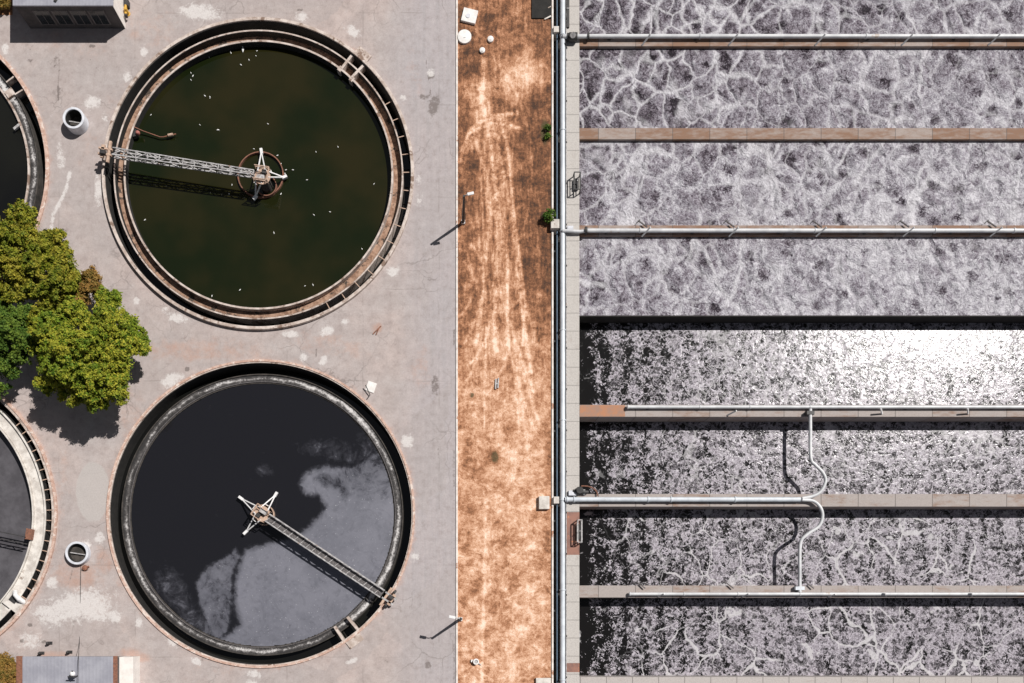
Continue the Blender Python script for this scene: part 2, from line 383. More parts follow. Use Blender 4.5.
M = dict(
 pave=mat_pavement(), dirt=mat_dirt(), foam=mat_foam(),
 rip_a=mat_ripple('rippled liquor with glitter', 0.3, 0.04, 1.31, 1),
 rip_b=mat_ripple('dark rippled liquor with foam veins', 1.0, 0.0, 1.33, 0),
 olive=mat_tankwater('olive settled water', (0.007, 0.011, 0.003), (0.019, 0.0165, 0.005)),
 black=mat_tankwater('black channel water', (0.006, 0.006, 0.006), (0.01, 0.01, 0.008)),
 scumw=mat_scumwater(), greyscum=mat_greyscum(), band=mat_scumband(),
 wall_a=mat_wall('basin wall concrete', -0.06, (0.38, 0.335, 0.315)), wall_b=mat_wall('rust stained basin wall concrete', 0.13, (0.36, 0.30, 0.27)),
 walk=mat_wall('pale walkway slabs', -0.18, (0.50, 0.47, 0.44), 18.0, 1, (0.33, 0.28, 0.25), 0.55),
 rim=simple('pale weathered rim concrete', (0.62, 0.54, 0.49), (0.38, 0.30, 0.255), 1.1, 0.9, c3=(0.22, 0.15, 0.115), th=0.55),
 brick=simple('salmon brick rim', (0.58, 0.42, 0.35), (0.42, 0.26, 0.20), 2.5, 0.9, c3=(0.66, 0.56, 0.5), th=0.54),
 launder=simple('rust caked launder floor', (0.42, 0.27, 0.19), (0.20, 0.11, 0.07), 1.6, 0.9, c3=(0.06, 0.045, 0.035), th=0.54),
 white_c=simple('limewashed concrete', (0.70, 0.66, 0.61), (0.48, 0.44, 0.40), 1.0, 0.85, c3=(0.3, 0.24, 0.2), th=0.62),
 shade_black=simple('black concrete with slime and painted shade', (0.022, 0.02, 0.018), (0.012, 0.011, 0.01), 1.4, 0.9),  # near black: shade painted onto tank wall faces, plus real black slime
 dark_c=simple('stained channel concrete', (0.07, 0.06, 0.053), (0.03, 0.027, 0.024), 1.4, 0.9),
 steel=simple('galvanised grey steel', (0.50, 0.485, 0.48), (0.27, 0.26, 0.26), 3.0, 0.5, 0.0, c3=(0.28, 0.19, 0.15), th=0.6),
 white=simple('white painted steel', (0.80, 0.79, 0.78), (0.66, 0.65, 0.65), 3, 0.45),
 rust=simple('rusty red steel', (0.27, 0.115, 0.07), (0.16, 0.075, 0.05), 4, 0.8),
 buff=simple('buff painted steel', (0.56, 0.40, 0.30), (0.40, 0.27, 0.2), 4, 0.7, c3=(0.1, 0.06, 0.05), th=0.6),
 dark=simple('dark steel', (0.045, 0.042, 0.042), (0.025, 0.024, 0.024), 3, 0.6),
 grate=simple('dark walkway grating', (0.17, 0.155, 0.155), (0.05, 0.045, 0.045), 9, 0.8),
 pipe=simple('pale blue grey painted pipe', (0.60, 0.64, 0.68), (0.48, 0.51, 0.55), 0.8, 0.4, streak=(1, 1, 1), c3=(0.36, 0.33, 0.31), th=0.66),
 pipew=simple('off white painted pipe', (0.62, 0.625, 0.635), (0.48, 0.485, 0.50), 0.8, 0.4, c3=(0.42, 0.35, 0.3), th=0.64),
 pipeblue=simple('dull blue service pipe', (0.13, 0.2, 0.27), (0.09, 0.14, 0.2), 1, 0.5),
 kerb=simple('whitewashed kerb', (0.78, 0.74, 0.70), (0.60, 0.53, 0.48), 1.2, 0.85, c3=(0.4, 0.22, 0.15), th=0.58),
 slab=simple('white concrete cover', (0.80, 0.78, 0.76), (0.68, 0.65, 0.62), 2, 0.85),
 vent=simple('pale blue grey concrete ring', (0.68, 0.69, 0.73), (0.52, 0.53, 0.57), 1.2, 0.8),
 ribroof=mat_ribroof(),
 wallwhite=simple('sunlit white wall', (0.78, 0.74, 0.70), (0.68, 0.64, 0.6), 1, 0.85),
 wallgrey=simple('grey wall with painted shade', (0.10, 0.09, 0.09), (0.065, 0.06, 0.06), 1, 0.9),  # the facade's shade is put into this darkened grey
 wallgrey2=simple('window surround', (0.16,0.145,0.145), (0.12,0.11,0.11)),
 glass=simple('dark window glass', (0.02, 0.025, 0.028), (0.03, 0.035, 0.04), 1, 0.1, bump=0),
 yellow=simple('yellow paint', (0.62, 0.36, 0.04), (0.45, 0.25, 0.03), 5, 0.6),
 bark=simple('grey brown bark', (0.14, 0.1, 0.07), (0.09, 0.065, 0.05), 4, 0.9),
 feather=simple('white feathers', (0.80, 0.80, 0.78), (0.7, 0.7, 0.68), 4, 0.8),
 beak=simple('orange horn', (0.6, 0.3, 0.05), (0.5, 0.25, 0.04), 4, 0.6),
 leaf_o=mat_leaf('olive and gold leaves', (0.075, 0.125, 0.012), (0.17, 0.21, 0.016), (0.36, 0.30, 0.035)),
 leaf_g=mat_leaf('fresh green leaves', (0.06, 0.14, 0.014), (0.15, 0.24, 0.02), (0.42, 0.38, 0.04)),
 leaf_d=mat_leaf('deep green leaves', (0.032, 0.085, 0.014), (0.06, 0.13, 0.02), (0.16, 0.22, 0.03)),
 leaf_r=mat_leaf('rust tinged leaves', (0.12, 0.11, 0.025), (0.24, 0.15, 0.035), (0.34, 0.18, 0.05)),
)

# ------------------------------------------------------------------ mesh helper
class MB:
    def __init__(s): s.v = []; s.f = []
    def box(s, x0, x1, y0, y1, z0, z1):
        i = len(s.v)
        s.v += [(x0,y0,z0),(x1,y0,z0),(x1,y1,z0),(x0,y1,z0),(x0,y0,z1),(x1,y0,z1),(x1,y1,z1),(x0,y1,z1)]
        s.f += [tuple(i+k for k in q) for q in ((3,2,1,0),(4,5,6,7),(0,1,5,4),(1,2,6,5),(2,3,7,6),(3,0,4,7))]
        return s
    def obox(s, c, ang, lx, ly, z0, z1):        # oriented box centred on c
        i = len(s.v); ca, sa = math.cos(ang), math.sin(ang)
        for z in (z0, z1):
            for a, b in ((-1,-1),(1,-1),(1,1),(-1,1)):
                s.v.append((c[0]+a*lx/2*ca-b*ly/2*sa, c[1]+a*lx/2*sa+b*ly/2*ca, z))
        s.f += [tuple(i+k for k in q) for q in ((3,2,1,0),(4,5,6,7),(0,1,5,4),(1,2,6,5),(2,3,7,6),(3,0,4,7))]
        return s
    def bar(s, a, b, w, h=None):
        a = Vector(a); b = Vector(b); h = h or w; d = b-a
        if d.length < 1e-6: return s
        d.normalize(); up = Vector((0,0,1)) if abs(d.z) < 0.95 else Vector((1,0,0))
        r = d.cross(up).normalized(); u = r.cross(d)
        i = len(s.v)
        for p in (a, b):
            for q, t in ((-1,-1),(1,-1),(1,1),(-1,1)): s.v.append(tuple(p + r*(q*w/2) + u*(t*h/2)))
        s.f += [tuple(i+k for k in q) for q in ((0,1,2,3),(7,6,5,4),(4,5,1,0),(5,6,2,1),(6,7,3,2),(7,4,0,3))]
        return s
    def tube(s, pts, r, n=12, cap=True):
        pts = [Vector(p) for p in pts]; rs = r if isinstance(r, (list, tuple)) else [r]*len(pts)
        i0 = len(s.v); prev = None
        for k, p in enumerate(pts):
            d = (pts[min(k+1, len(pts)-1)] - pts[max(k-1, 0)]).normalized()
            if prev is None:
                up = Vector((0,0,1)) if abs(d.z) < 0.9 else Vector((1,0,0))
                a = d.cross(up).normalized()
            else: a = (prev - d*prev.dot(d)).normalized()
            prev = a; b = d.cross(a)
            for j in range(n):
                t = 2*PI*j/n; s.v.append(tuple(p + (a*math.cos(t)+b*math.sin(t))*rs[k]))
        for k in range(len(pts)-1):
            for j in range(n):
                q = i0+k*n; s.f.append((q+j, q+(j+1)%n, q+n+(j+1)%n, q+n+j))
        if cap:
            s.f.append(tuple(i0+j for j in range(n))[::-1]); s.f.append(tuple(i0+(len(pts)-1)*n+j for j in range(n)))
        return s
    def lathe(s, c, prof, n=48):      # prof = [(r,z)...] closed loop if first==last
        i0 = len(s.v); closed = prof[0] == prof[-1]; pr = prof[:-1] if closed else prof
        m = len(pr)
        for j in range(n):
            t = 2*PI*j/n
            for r, z in pr: s.v.append((c[0]+r*math.cos(t), c[1]+r*math.sin(t), z))
        for j in range(n):
            for k in range(m if closed else m-1):
                k2 = (k+1) % m; a = i0+j*m; b = i0+((j+1)%n)*m
                s.f.append((a+k, b+k, b+k2, a+k2))
        return s
    def ring(s, c, r0, r1, z0, z1, n=192):
        return s.lathe(c, [(r0,z0),(r1,z0),(r1,z1),(r0,z1),(r0,z0)], n)
    def disc(s, c, r, z, n=96):
        i = len(s.v)
        for j in range(n):
            t = 2*PI*j/n; s.v.append((c[0]+r*math.cos(t), c[1]+r*math.sin(t), z))
        s.f.append(tuple(range(i, i+n))); return s
    def build(s, name, mat, parent=None, smooth=False, bevel=0):
        me = bpy.data.meshes.new(name)
        off = parent.location if parent is not None and parent.type == 'EMPTY' else Vector((0,0,0))
        if parent is not None and parent.parent is not None: off = parent.parent.location
        if s.v and isinstance(s.v, list): vv = [(a-off[0], b-off[1], c-off[2]) for a, b, c in s.v]
        me.from_pydata(vv, [], s.f); me.update()
        o = bpy.data.objects.new(name, me); scene.collection.objects.link(o)
        me.materials.append(M[mat] if isinstance(mat, str) else mat)
        if smooth:
            me.polygons.foreach_set('use_smooth', [True]*len(me.polygons))
            me.set_sharp_from_angle(angle=math.radians(40))
        if bevel:
            b = o.modifiers.new('bevel', 'BEVEL'); b.width = bevel; b.segments = 2; b.limit_method = 'ANGLE'
        if parent is not None: o.parent = parent
        return o
def tag(o, label=None, cat=None, group=None, kind=None):
    if label: o['label'] = label
    if cat: o['category'] = cat
    if group: o['group'] = group
    if kind: o['kind'] = kind
    return o
def thing(name, loc, label, cat, group=None):
    o = bpy.data.objects.new(name, None); scene.collection.objects.link(o)
    o.location = loc; o.empty_display_size = 0.3
    return tag(o, label, cat, group)
def copy_tree(o, loc, label=None, rotz=None):
    c = o.copy(); scene.collection.objects.link(c); c.location = loc
    if label: c['label'] = label
    if rotz is not None: c.rotation_euler.z = rotz
    for ch in list(o.children):
        d = ch.copy(); scene.collection.objects.link(d); d.parent = c
        for g_ in list(ch.children):
            e = g_.copy(); scene.collection.objects.link(e); e.parent = d
    return c
def grid_mesh(name, x0, x1, y0, y1, step, z, mat, fields, holes=()):
    # x/y in photo-pixel units of ground length; fields: dict name -> array function(X, Y)
    xs = np.linspace(x0, x1, int(round((x1-x0)/step))+1); ys = np.linspace(y0, y1, int(round((y1-y0)/step))+1)
    X, Y = np.meshgrid(xs, ys); nx, ny = len(xs), len(ys)
    idx = np.arange(nx*ny).reshape(ny, nx)
    quads = np.stack([idx[1:, :-1], idx[1:, 1:], idx[:-1, 1:], idx[:-1, :-1]], -1).reshape(-1, 4)
    Xf, Yf = X.ravel().copy(), Y.ravel().copy()
    for cx, cy, r in holes:
        d = np.hypot(Xf-cx, Yf-cy); ins = d < r
        quads = quads[~ins[quads].all(1)]
        near = ins & (d > r-4*step)
        dd = np.maximum(d, 1e-6)
        Xf = np.where(near, cx+(Xf-cx)/dd*r, Xf); Yf = np.where(near, cy+(Yf-cy)/dd*r, Yf)
    used = np.unique(quads); rem = np.full(nx*ny, -1); rem[used] = np.arange(len(used)); quads = rem[quads]
    Xf, Yf = Xf[used], Yf[used]
    co_ = np.stack([(Xf-NX)*S, (NY-Yf)*S, np.full(len(Xf), z)], -1).astype(np.float32)
    me = bpy.data.meshes.new(name)
    me.vertices.add(len(co_)); me.vertices.foreach_set('co', co_.ravel())
    me.loops.add(quads.size); me.loops.foreach_set('vertex_index', quads.ravel().astype(np.int32))
    me.polygons.add(len(quads)); me.polygons.foreach_set('loop_start', np.arange(0, quads.size, 4, dtype=np.int32))
    me.update(calc_edges=True)
    for k, f in fields.items():
        a = me.attributes.new(k, 'FLOAT', 'POINT'); a.data.foreach_set('value', f(Xf, Yf).astype(np.float32))
    me.materials.append(M[mat])
    o = bpy.data.objects.new(name, me); scene.collection.objects.link(o)
    o['kind'] = 'structure'; return o
def blob(X, Y, lst, gain=1.0):
    out = np.zeros_like(X)
    for b in lst:
        cx, cy, rx, ry = b[:4]; a = math.radians(b[4]) if len(b) > 4 else 0; amp = b[5] if len(b) > 5 else 1
        dx, dy = X-cx, Y-cy
        u = (dx*math.cos(a)+dy*math.sin(a))/rx; v = (-dx*math.sin(a)+dy*math.cos(a))/ry
        out = np.maximum(out, amp*np.clip(1.5-np.hypot(u, v), 0, 1.0))
    return out
def lines(X, Y, lst):
    out = np.zeros_like(X)
    for pts, w, amp in lst:
        for (ax, ay), (bx, by) in zip(pts[:-1], pts[1:]):
            t = np.clip(((X-ax)*(bx-ax)+(Y-ay)*(by-ay))/((bx-ax)**2+(by-ay)**2), 0, 1)
            d = np.hypot(X-ax-t*(bx-ax), Y-ay-t*(by-ay))
            out = np.maximum(out, amp*np.clip(1.3-d/w, 0, 1))
    return out
def pix(v, z=0):    # ground-length pixel coordinates of a world point
    return (v[0]/S+NX, NY-v[1]/S)

# ------------------------------------------------------------------ the settling tanks: where they are
TANKS = dict(A=dict(c=at(257.7, 173, 0.5), R=156.2*S*(1-.005), t=0.36, top=0.5),
             B=dict(c=at(260.5, 513.7, 0.2), R=154.5*S*(1-.002), t=0.27, top=0.2),
             C=dict(c=at(-108, 168, 0.2), R=156.5*S, t=0.42, top=0.2),
             D=dict(c=at(-99.5, 515, 0.35), R=155.5*S, t=0.46, top=0.35))
holes = []
for t in TANKS.values():
    p = pix(t['c']); holes.append((p[0], p[1], t['R']/S-1.2))

# ------------------------------------------------------------------ ground sheets
pale = [(200,12,21,8,8),(144,52,4,5),(127,77,5,5),(92,102,9,7),(5,48,4,5),(6,52,3,3),(353,31,9,5,30),(302,17,7,5,10),
 (403,98,4,3),(431,73,4,4),(98,190,4,15),(137,302,4,4,0,.8),(165,309,4,3,0,.8),(178,318,11,5,15),(291,334,8,4),(327,331,8,5,-20),(345,322,5,3),
 (393,272,6,6),(303,357,4,5),(323,361,4,6,30),(407,441,7,7),(172,380,11,7,-25),(415,556,4,5,0,.9),(352,661,6,3,-20),(254,674,6,4),
 (100,538,5,6),(52,582,6,6),(116,617,6,7),(139,623,4,5),(172,643,8,3,40),(196,661,6,4,20),(252,683,6,4),(86,545,5,5),(60,155,4,14,0,.7),(62,165,4,8,0,.7),
 (126,690,9,7),(133,668,3,5),(72,112,3,8,0,.7),(105,117,4,5,0,.7),(420,200,5,12,0,.5),(419,180,3,6,0,.6),(3,10,3,5),(208,640,3,3)]
paleb = [(80,606,34,16,-8,1.0),(50,614,18,12,20,.9),(100,612,14,12,0,.9),(30,640,14,10,0,.7),(95,590,12,5,0,.6)]
rusts = [(75,575,30,18,0,.9),(105,560,12,14,0,.9),(377,328,5,6,40,1.2),(84,568,5,4,0,1.2),(133,655,18,6,10,1.0),(55,655,20,5,0,1.0),(30,170,14,40,0,.5),
 (130,570,14,30,30,.5),(200,350,70,12,0,.8),(330,345,50,14,10,.6),(130,410,14,40,0,.6),(60,480,10,50,0,.5),(420,370,12,24,0,.6),(350,60,20,20,0,.6),(415,80,12,30,0,.4),
 (60,40,60,18,0,.4),(90,50,20,10,0,.5),(205,670,40,14,0,.3),(370,620,30,25,0,.3),(90,150,20,30,0,.35),(140,120,30,40,-50,.6),(150,30,40,20,0,.5)]
darks = [(431,76,4,3),(434,105,7,14,10,.75),(92,46,4,2,0,1),(435,385,5,16,0,.7),(187,369,2.5,2.5,0,1.2),(44,642,3,2),(22,641,3,2),(30,625,3,2),(428,665,4,5,0,.8),(60,90,6,4,0,.5),(30,60,4,3,0,.7),
 (230,663,1.5,3),(424,97,8,4,0,.7),(85,570,4,2,0,1.1),(57,60,6,10,0,.55),(300,10,4,2,0,.8),(385,660,6,6,0,.5)]
darkl = [([(57,50),(58,100)],1.0,.9),([(81,545),(79,650)],.7,.7),([(426,60),(433,110)],1.3,.7),([(30,50),(60,70)],.8,.7),([(90,60),(110,85)],.8,.7),
 ([(370,60),(385,80),(380,100)],.8,.6),([(40,40),(20,55)],.8,.6),([(315,340),(318,370)],.8,.8),([(365,20),(420,45)],.8,.5),([(77,555),(68,585)],2.5,.55),([(437,380),(438,470)],1.5,.55),
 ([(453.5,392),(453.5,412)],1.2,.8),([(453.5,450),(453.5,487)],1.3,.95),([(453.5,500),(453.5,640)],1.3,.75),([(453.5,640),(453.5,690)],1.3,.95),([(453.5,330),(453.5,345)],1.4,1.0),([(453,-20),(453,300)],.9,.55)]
def circ_rust(X, Y):
    out = np.zeros_like(X)
    for hx, hy, hr in holes[1:]:
        d = np.hypot(X-hx, Y-hy)-hr; out = np.maximum(out, np.clip(1-d/9, 0, 1)*0.75)
    return out
grid_mesh('pavement', -420, 456.3, -330, 860, 2.0, 0.0, 'pave', dict(
    pale=lambda X, Y: np.maximum(blob(X, Y, pale), np.maximum(blob(X, Y, paleb), lines(X, Y, [([(70,172),(66,190),(53,215),(50,240)],2.6,.95)]))),
    slab=lambda X, Y: np.maximum(blob(X, Y, [(93,492,17,30,0,1.0)]), blob(X, Y, [(105,545,26,30,0,.0)])),
    rust=lambda X, Y: np.maximum(blob(X, Y, rusts), circ_rust(X, Y)),
    dark=lambda X, Y: np.maximum(blob(X, Y, darks), lines(X, Y, darkl)),
    lane=lambda X, Y: np.clip((X-385+12*np.sin(Y/70))/40, 0, 1)), holes)
light_l = [([(470,132),(482,121),(500,115),(517,113)],2.5,.42),([(474,130),(490,124),(505,124),(520,128)],2.5,.42),
 ([(484,60),(482,100),(490,140),(496,190),(498,250),(494,300),(496,350)],3.2,.34),([(500,118),(508,150),(512,190),(515,240),(519,290),(527,345),(531,372)],2.2,.36),
 ([(463,150),(470,130),(480,122)],2.2,.35),([(476,140),(486,175),(491,215),(485,260),(482,300),(476,345)],3.0,.34),([(478,215),(479,250)],2.0,.3),([(507,255),(508,345)],2.4,.42),
 ([(516,230),(525,300),(523,345)],1.8,.38),([(500,200),(502,260)],4,.25),([(486,500),(484,600),(482,683)],2.0,.2),([(515,345),(520,390),(528,455)],2.5,.2),([(463,240),(480,300)],1.6,.2),([(540,60),(545,120)],2,.12)]
lr = random.Random(5)
for i in range(6):       # sweeping wheel tracks that turn in from the upper part
    xs_, xe_ = 484+lr.uniform(-8, 26), 470+lr.uniform(0, 66)
    ps = []
    y0_, y1_ = lr.uniform(95, 150), lr.uniform(290, 440); bow = lr.uniform(-16, 12)
    for k in range(13):
        t_ = k/12; ps.append((xs_+(xe_-xs_)*t_**1.4+bow*math.sin(PI*t_), y0_+(y1_-y0_)*t_))
    light_l.append((ps, lr.uniform(1.0, 1.9), lr.uniform(.15, .3)))
    if i % 2: light_l.append(([(a_+7.5, b_) for a_, b_ in ps], lr.uniform(1.2, 2.4), lr.uniform(.12, .28)))
for k0 in range(7):      # crossing arcs
    cx0, cy0, rr0 = lr.uniform(420, 450), lr.uniform(160, 330), lr.uniform(48, 92)
    ps = [(cx0+rr0*math.cos(a_), cy0+rr0*1.5*math.sin(a_)) for a_ in np.linspace(-.95, .95, 14)]
    light_l.append(([p_ for p_ in ps if 459 < p_[0] < 545], 1.5, lr.uniform(.14, .26)))
for i in range(6):        # the turn itself, fanning to the left kerb
    r_ = 22+i*6.5; ps = [(500-r_*math.sin(a_), 118+i*2+r_*(1-math.cos(a_))*1.25) for a_ in np.linspace(-.35, 1.45, 12)]
    light_l.append(([p_ for p_ in ps if p_[0] > 459], 1.8, .22))
def tone(X, Y):
    v = 0.30 + 0.31*np.clip((Y-290)/110, 0, 1)
    v = v - 0.05*np.clip((X-520)/20, 0, 1)*np.clip((330-Y)/60, 0, 1)
    v = v + blob(X, Y, [(517,78,30,19,-30,.42),(480,98,16,20,0,.26),(500,38,20,20,0,.10),(520,20,14,12,0,.08),(500,345,30,14,0,.12),(515,470,25,30,0,.06),(535,600,14,40,0,.1),(520,655,22,16,0,.1),(480,575,16,12,0,-0.0)])
    v = v - 0.22*blob(X, Y, [(488,20,6,7,0,1),(492,30,9,6,0,1),(500,28,6,6,0,.6),(498,95,12,10,0,.9),(540,100,14,12,0,.7),(525,140,10,18,0,.6),(530,190,12,30,0,.5),(470,160,10,20,0,.5),(546,230,5,60,0,.7),
        (472,462,13,16,0,.55),(494,457,6,8,0,1),(470,505,9,12,0,.5),(520,26,4,3,0,.8),(525,250,8,20,0,.4),(472,590,10,10,0,.4),(495,600,8,20,0,.4),(472,60,14,12,0,.5),(458,345,5,400,0,.3),(548,560,4,100,0,.6),(549,480,4,60,0,.5)])
    return v
grid_mesh('dirt_strip', 457.6, 551.4, -330, 860, 1.5, -0.03, 'dirt', dict(tone=tone, track=lambda X, Y: lines(X, Y, light_l)*1.2,
    veg=lambda X, Y: blob(X, Y, [(545,132,5,14,0,.9),(495,457,5,8,0,.75),(472,395,3,3,0,.8),(548,275,4,8,0,.5),(498,3,3,8,0,.4),(545,680,8,4,0,.6)])))
g = MB()
for (a, b, c, d) in ((-9000,-420,-9000,9000),(1350,9000,-9000,9000),(-420,1350,-9000,-330),(-420,1350,860,9000)):
    g.box((a-NX)*S, (b-NX)*S, (NY-d)*S, (NY-c)*S, -5.0, -0.02)
far = g.build('far_ground', simple('dry open ground', (0.30,0.19,0.12), (0.2,0.14,0.08), 0.05, 0.95)); far['kind'] = 'structure'
# a little bare earth under the top left planting
g = MB(); p0 = at(-30,-40); p1 = at(12.5, 15); g.box(p0.x, p1.x, p1.y, p0.y, -0.01, 0.012)
o = g.build('planting_bed', simple('orange dry earth', (0.42,0.2,0.1), (0.2,0.1,0.05), 2.5, 0.95)); o['kind'] = 'structure'

# kerb between paving and dirt
o = MB().box((456.0-NX)*S, (457.8-NX)*S, (NY-860)*S, (NY+330)*S, -0.2, 0.12).build('kerb', 'kerb', bevel=0.02)
o['kind'] = 'structure'

# ------------------------------------------------------------------ settling tanks
def polar(c, r, deg, z=0): a = math.radians(deg); return Vector((c[0]+r*math.cos(a), c[1]+r*math.sin(a), z))
def band(c, r0, r1, z, name, mat, parent, n=256):
    m = MB()
    for j in range(n):
        a = 2*PI*j/n
        m.v += [(c[0]+r0*math.cos(a), c[1]+r0*math.sin(a), z), (c[0]+r1*math.cos(a), c[1]+r1*math.sin(a), z)]
    for j in range(n): k = (j+1) % n; m.f.append((2*j, 2*j+1, 2*k+1, 2*k))
    o = m.build(name, mat, parent)
    a = o.data.attributes.new('across', 'FLOAT', 'POINT'); a.data.foreach_set('value', [0.0, 1.0]*n)
    return o
def channel_water(c, r0, r1, z): 
    o = band(c, r0, r1, z, 'water', 'black', None); o['kind'] = 'structure'
px = S
# tank A (upper)
A = TANKS['A']; c = A['c']
tA = thing('settling_tank', (c.x, c.y, 0), 'round settling tank with raised pale rim and olive green water', 'tank')
MB().ring(c, A['R']-A['t'], A['R'], -3.2, 0.5).build('outer_wall', 'rim', tA, bevel=0.03)
MB().ring(c, A['R']-A['t']-0.06, A['R']-A['t']-0.003, -3.2, 0.3).build('shade_slime_ring', 'shade_black', tA)  # dark ring paints the shade on the channel side of the wall
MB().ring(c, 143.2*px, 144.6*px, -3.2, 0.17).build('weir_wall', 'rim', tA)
MB().ring(c, 142.9*px, 143.18*px, -0.9, 0.11).build('shade_slime_ring', 'shade_black', tA)  # black strip standing for shade on the weir's inner face
MB().ring(c, 132.5*px, 132.78*px, -3.2, 0.08).build('shade_slime_ring', 'shade_black', tA)  # shade below the inner wall, painted as a black ring
band(c, 134.6*px, 143.2*px, -0.72, 'launder_floor', 'launder', tA)
MB().ring(c, 132.8*px, 134.6*px, -3.2, 0.14).build('inner_wall', 'rim', tA)
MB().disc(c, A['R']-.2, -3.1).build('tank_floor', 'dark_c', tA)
channel_water(c, 144.6*px, A['R']-A['t'], -1.7)
o = MB().disc(c, 132.8*px, -0.75, 192).build('water', 'olive'); o['kind'] = 'structure'
for a in range(-62, 30, 7):      # pipe hangers across the outer channel
    MB().bar(polar(c, 144.6*px, a, 0.05), polar(c, A['R']-A['t'], a, 0.05), 0.09).build('channel_bracket', 'buff', tA)
# weir box at upper right
def weir_box(t, c, ang, half, r0, r1, top, mat, rpad, padlen, padw, zt):
    for s_ in (-1, 1):
        a = ang+s_*half
        MB().bar(polar(c, r0, a, top-0.5), polar(c, r1, a, top-0.5), 0.3, 1.0).build('cross_wall', mat, t)
    p = polar(c, rpad+padw/2, ang); MB().obox(p, math.radians(ang), padw, padlen, 0.004, zt).build('landing_slab', mat, t, bevel=0.02)
weir_box(tA, c, 49.0, 2.9, 134.6*px, A['R']-A['t'], 0.2, 'rim', A['R'], 1.9, 0.95, 0.2)
for s_, rr in ((1,131.6), (-1,131.6)):
    p = polar(c, (rr+2)*px, 49+s_*3.3); MB().obox(p, math.radians(49), 0.6, 0.5, -0.7, 0.17).build('corner_block', 'rim', tA)
# tank B (lower)
B = TANKS['B']; c = B['c']
tB = thing('settling_tank', (c.x, c.y, 0), 'round settling tank with thin salmon brick rim and near black water half under grey scum', 'tank')
MB().ring(c, B['R']-B['t'], B['R'], -3.2, 0.2).build('outer_wall', 'brick', tB, bevel=0.02)
MB().ring(c, B['R']-B['t']-0.13, B['R']-B['t']-0.002, -0.1, 0.1).build('inner_lip', 'rim', tB)
MB().ring(c, B['R']-B['t']-0.16, B['R']-B['t']-0.003, -3.2, -0.103).build('shade_slime_ring', 'shade_black', tB)
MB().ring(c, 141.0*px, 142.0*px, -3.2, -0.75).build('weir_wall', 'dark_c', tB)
band(c, 134.4*px, 141.0*px, -0.9, 'scum_trough', 'band', tB)
MB().ring(c, 133.7*px, 134.4*px, -3.2, -0.78).build('inner_wall', 'grate', tB)
MB().ring(c, 132.6*px, 133.65*px, -3.2, -0.93).build('scum_baffle', 'dark_c', tB)
MB().disc(c, B['R']-.2, -3.1).build('tank_floor', 'dark_c', tB)
channel_water(c, 142.0*px, B['R']-B['t']-0.16, -2.2)
weir_box(tB, c, -53.5, 3.4, 134.4*px, B['R']-B['t'], -0.1, 'rim', B['R'], 2.0, 0.95, 0.14)
# scum water as a fine grid with its patches in an attribute
def scum(X, Y):
    # distance below a line from the left trough to the curl: the film fills that side of the tank
    def poly_in(pts):
        ins = np.zeros(X.shape, bool); d = np.full(X.shape, 1e9); n = len(pts)
        for i in range(n):
            (ax, ay), (bx, by) = pts[i], pts[(i+1) % n]
            t = np.clip(((X-ax)*(bx-ax)+(Y-ay)*(by-ay))/((bx-ax)**2+(by-ay)**2), 0, 1)
            d = np.minimum(d, np.hypot(X-ax-t*(bx-ax), Y-ay-t*(by-ay)))
            c_ = (ay > Y) != (by > Y); xi = ax+(Y-ay)*(bx-ax)/((by-ay) if by != ay else 1e-9)
            ins ^= c_ & (X < xi)
        return np.where(ins, d, -d)
    d1 = poly_in([(243,549),(262,543),(285,537),(302,531),(316,518),(323,506),(318,496),(304,494),(297,484),(303,472),(322,464),(350,462),(372,448),(420,440),(420,700),(150,700),(215,640),(238,625),(232,600),(233,575)])
    d2 = poly_in([(233,548),(222,558),(204,568),(194,582),(198,604),(206,625),(214,640),(226,632),(229,600),(230,570),(238,556)])
    v = np.clip(0.5+d1/11, 0, 1)
    v = v - np.clip((X-326)/20, 0, 1)*np.clip((508-Y)/60, 0, 1)*0.55
    v = np.maximum(v, np.clip(0.5+d2/9, 0, .68))
    v = np.maximum(v, blob(X, Y, [(262,468,12,8,0,.36),(340,452,40,12,10,.42),(375,450,18,26,0,.46),(172,592,14,34,-35,.46),(195,625,22,16,40,.5)]))
    v = v - 0.55*blob(X, Y, [(329,480,14,6,15,.8),(342,490,5,8,0,.5)])
    v = v*0.92
    return np.clip(v, 0, 1)
cp = pix(c)
wob = grid_mesh('water', cp[0]-134, cp[0]+134, cp[1]-134, cp[1]+134, 1.3, -0.98, 'scumw', dict(scum=lambda X, Y: scum(X*1.0+0.0, Y)))
# trim the grid to the tank
import bmesh
bm = bmesh.new(); bm.from_mesh(wob.data)
bmesh.ops.delete(bm, geom=[v for v in bm.verts if math.hypot(v.co.x-c.x, v.co.y-c.y) > 133.3*px], context='VERTS')
bm.to_mesh(wob.data); bm.free()
# tank C (upper left, cut by the frame)
Cc = TANKS['C']; c = Cc['c']
tC = thing('settling_tank', (c.x, c.y, 0), 'round settling tank with pinkish brick rim cut by left edge above the trees', 'tank')
MB().ring(c, Cc['R']-Cc['t'], Cc['R'], -3.2, 0.2).build('outer_wall', 'brick', tC, bevel=0.02)
MB().ring(c, Cc['R']-Cc['t']-.06, Cc['R']-Cc['t']-.003, -3.2, 0.05).build('shade_slime_ring', 'shade_black', tC)
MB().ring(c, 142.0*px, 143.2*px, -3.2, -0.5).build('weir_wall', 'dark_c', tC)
band(c, 134.5*px, 142.0*px, -0.65, 'scum_trough', 'band', tC)
MB().ring(c, 132.6*px, 134.5*px, -3.2, -0.45).build('inner_wall', 'rim', tC)
MB().disc(c, Cc['R']-.2, -3.1).build('tank_floor', 'dark_c', tC)
channel_water(c, 143.2*px, Cc['R']-Cc['t'], -2.2)
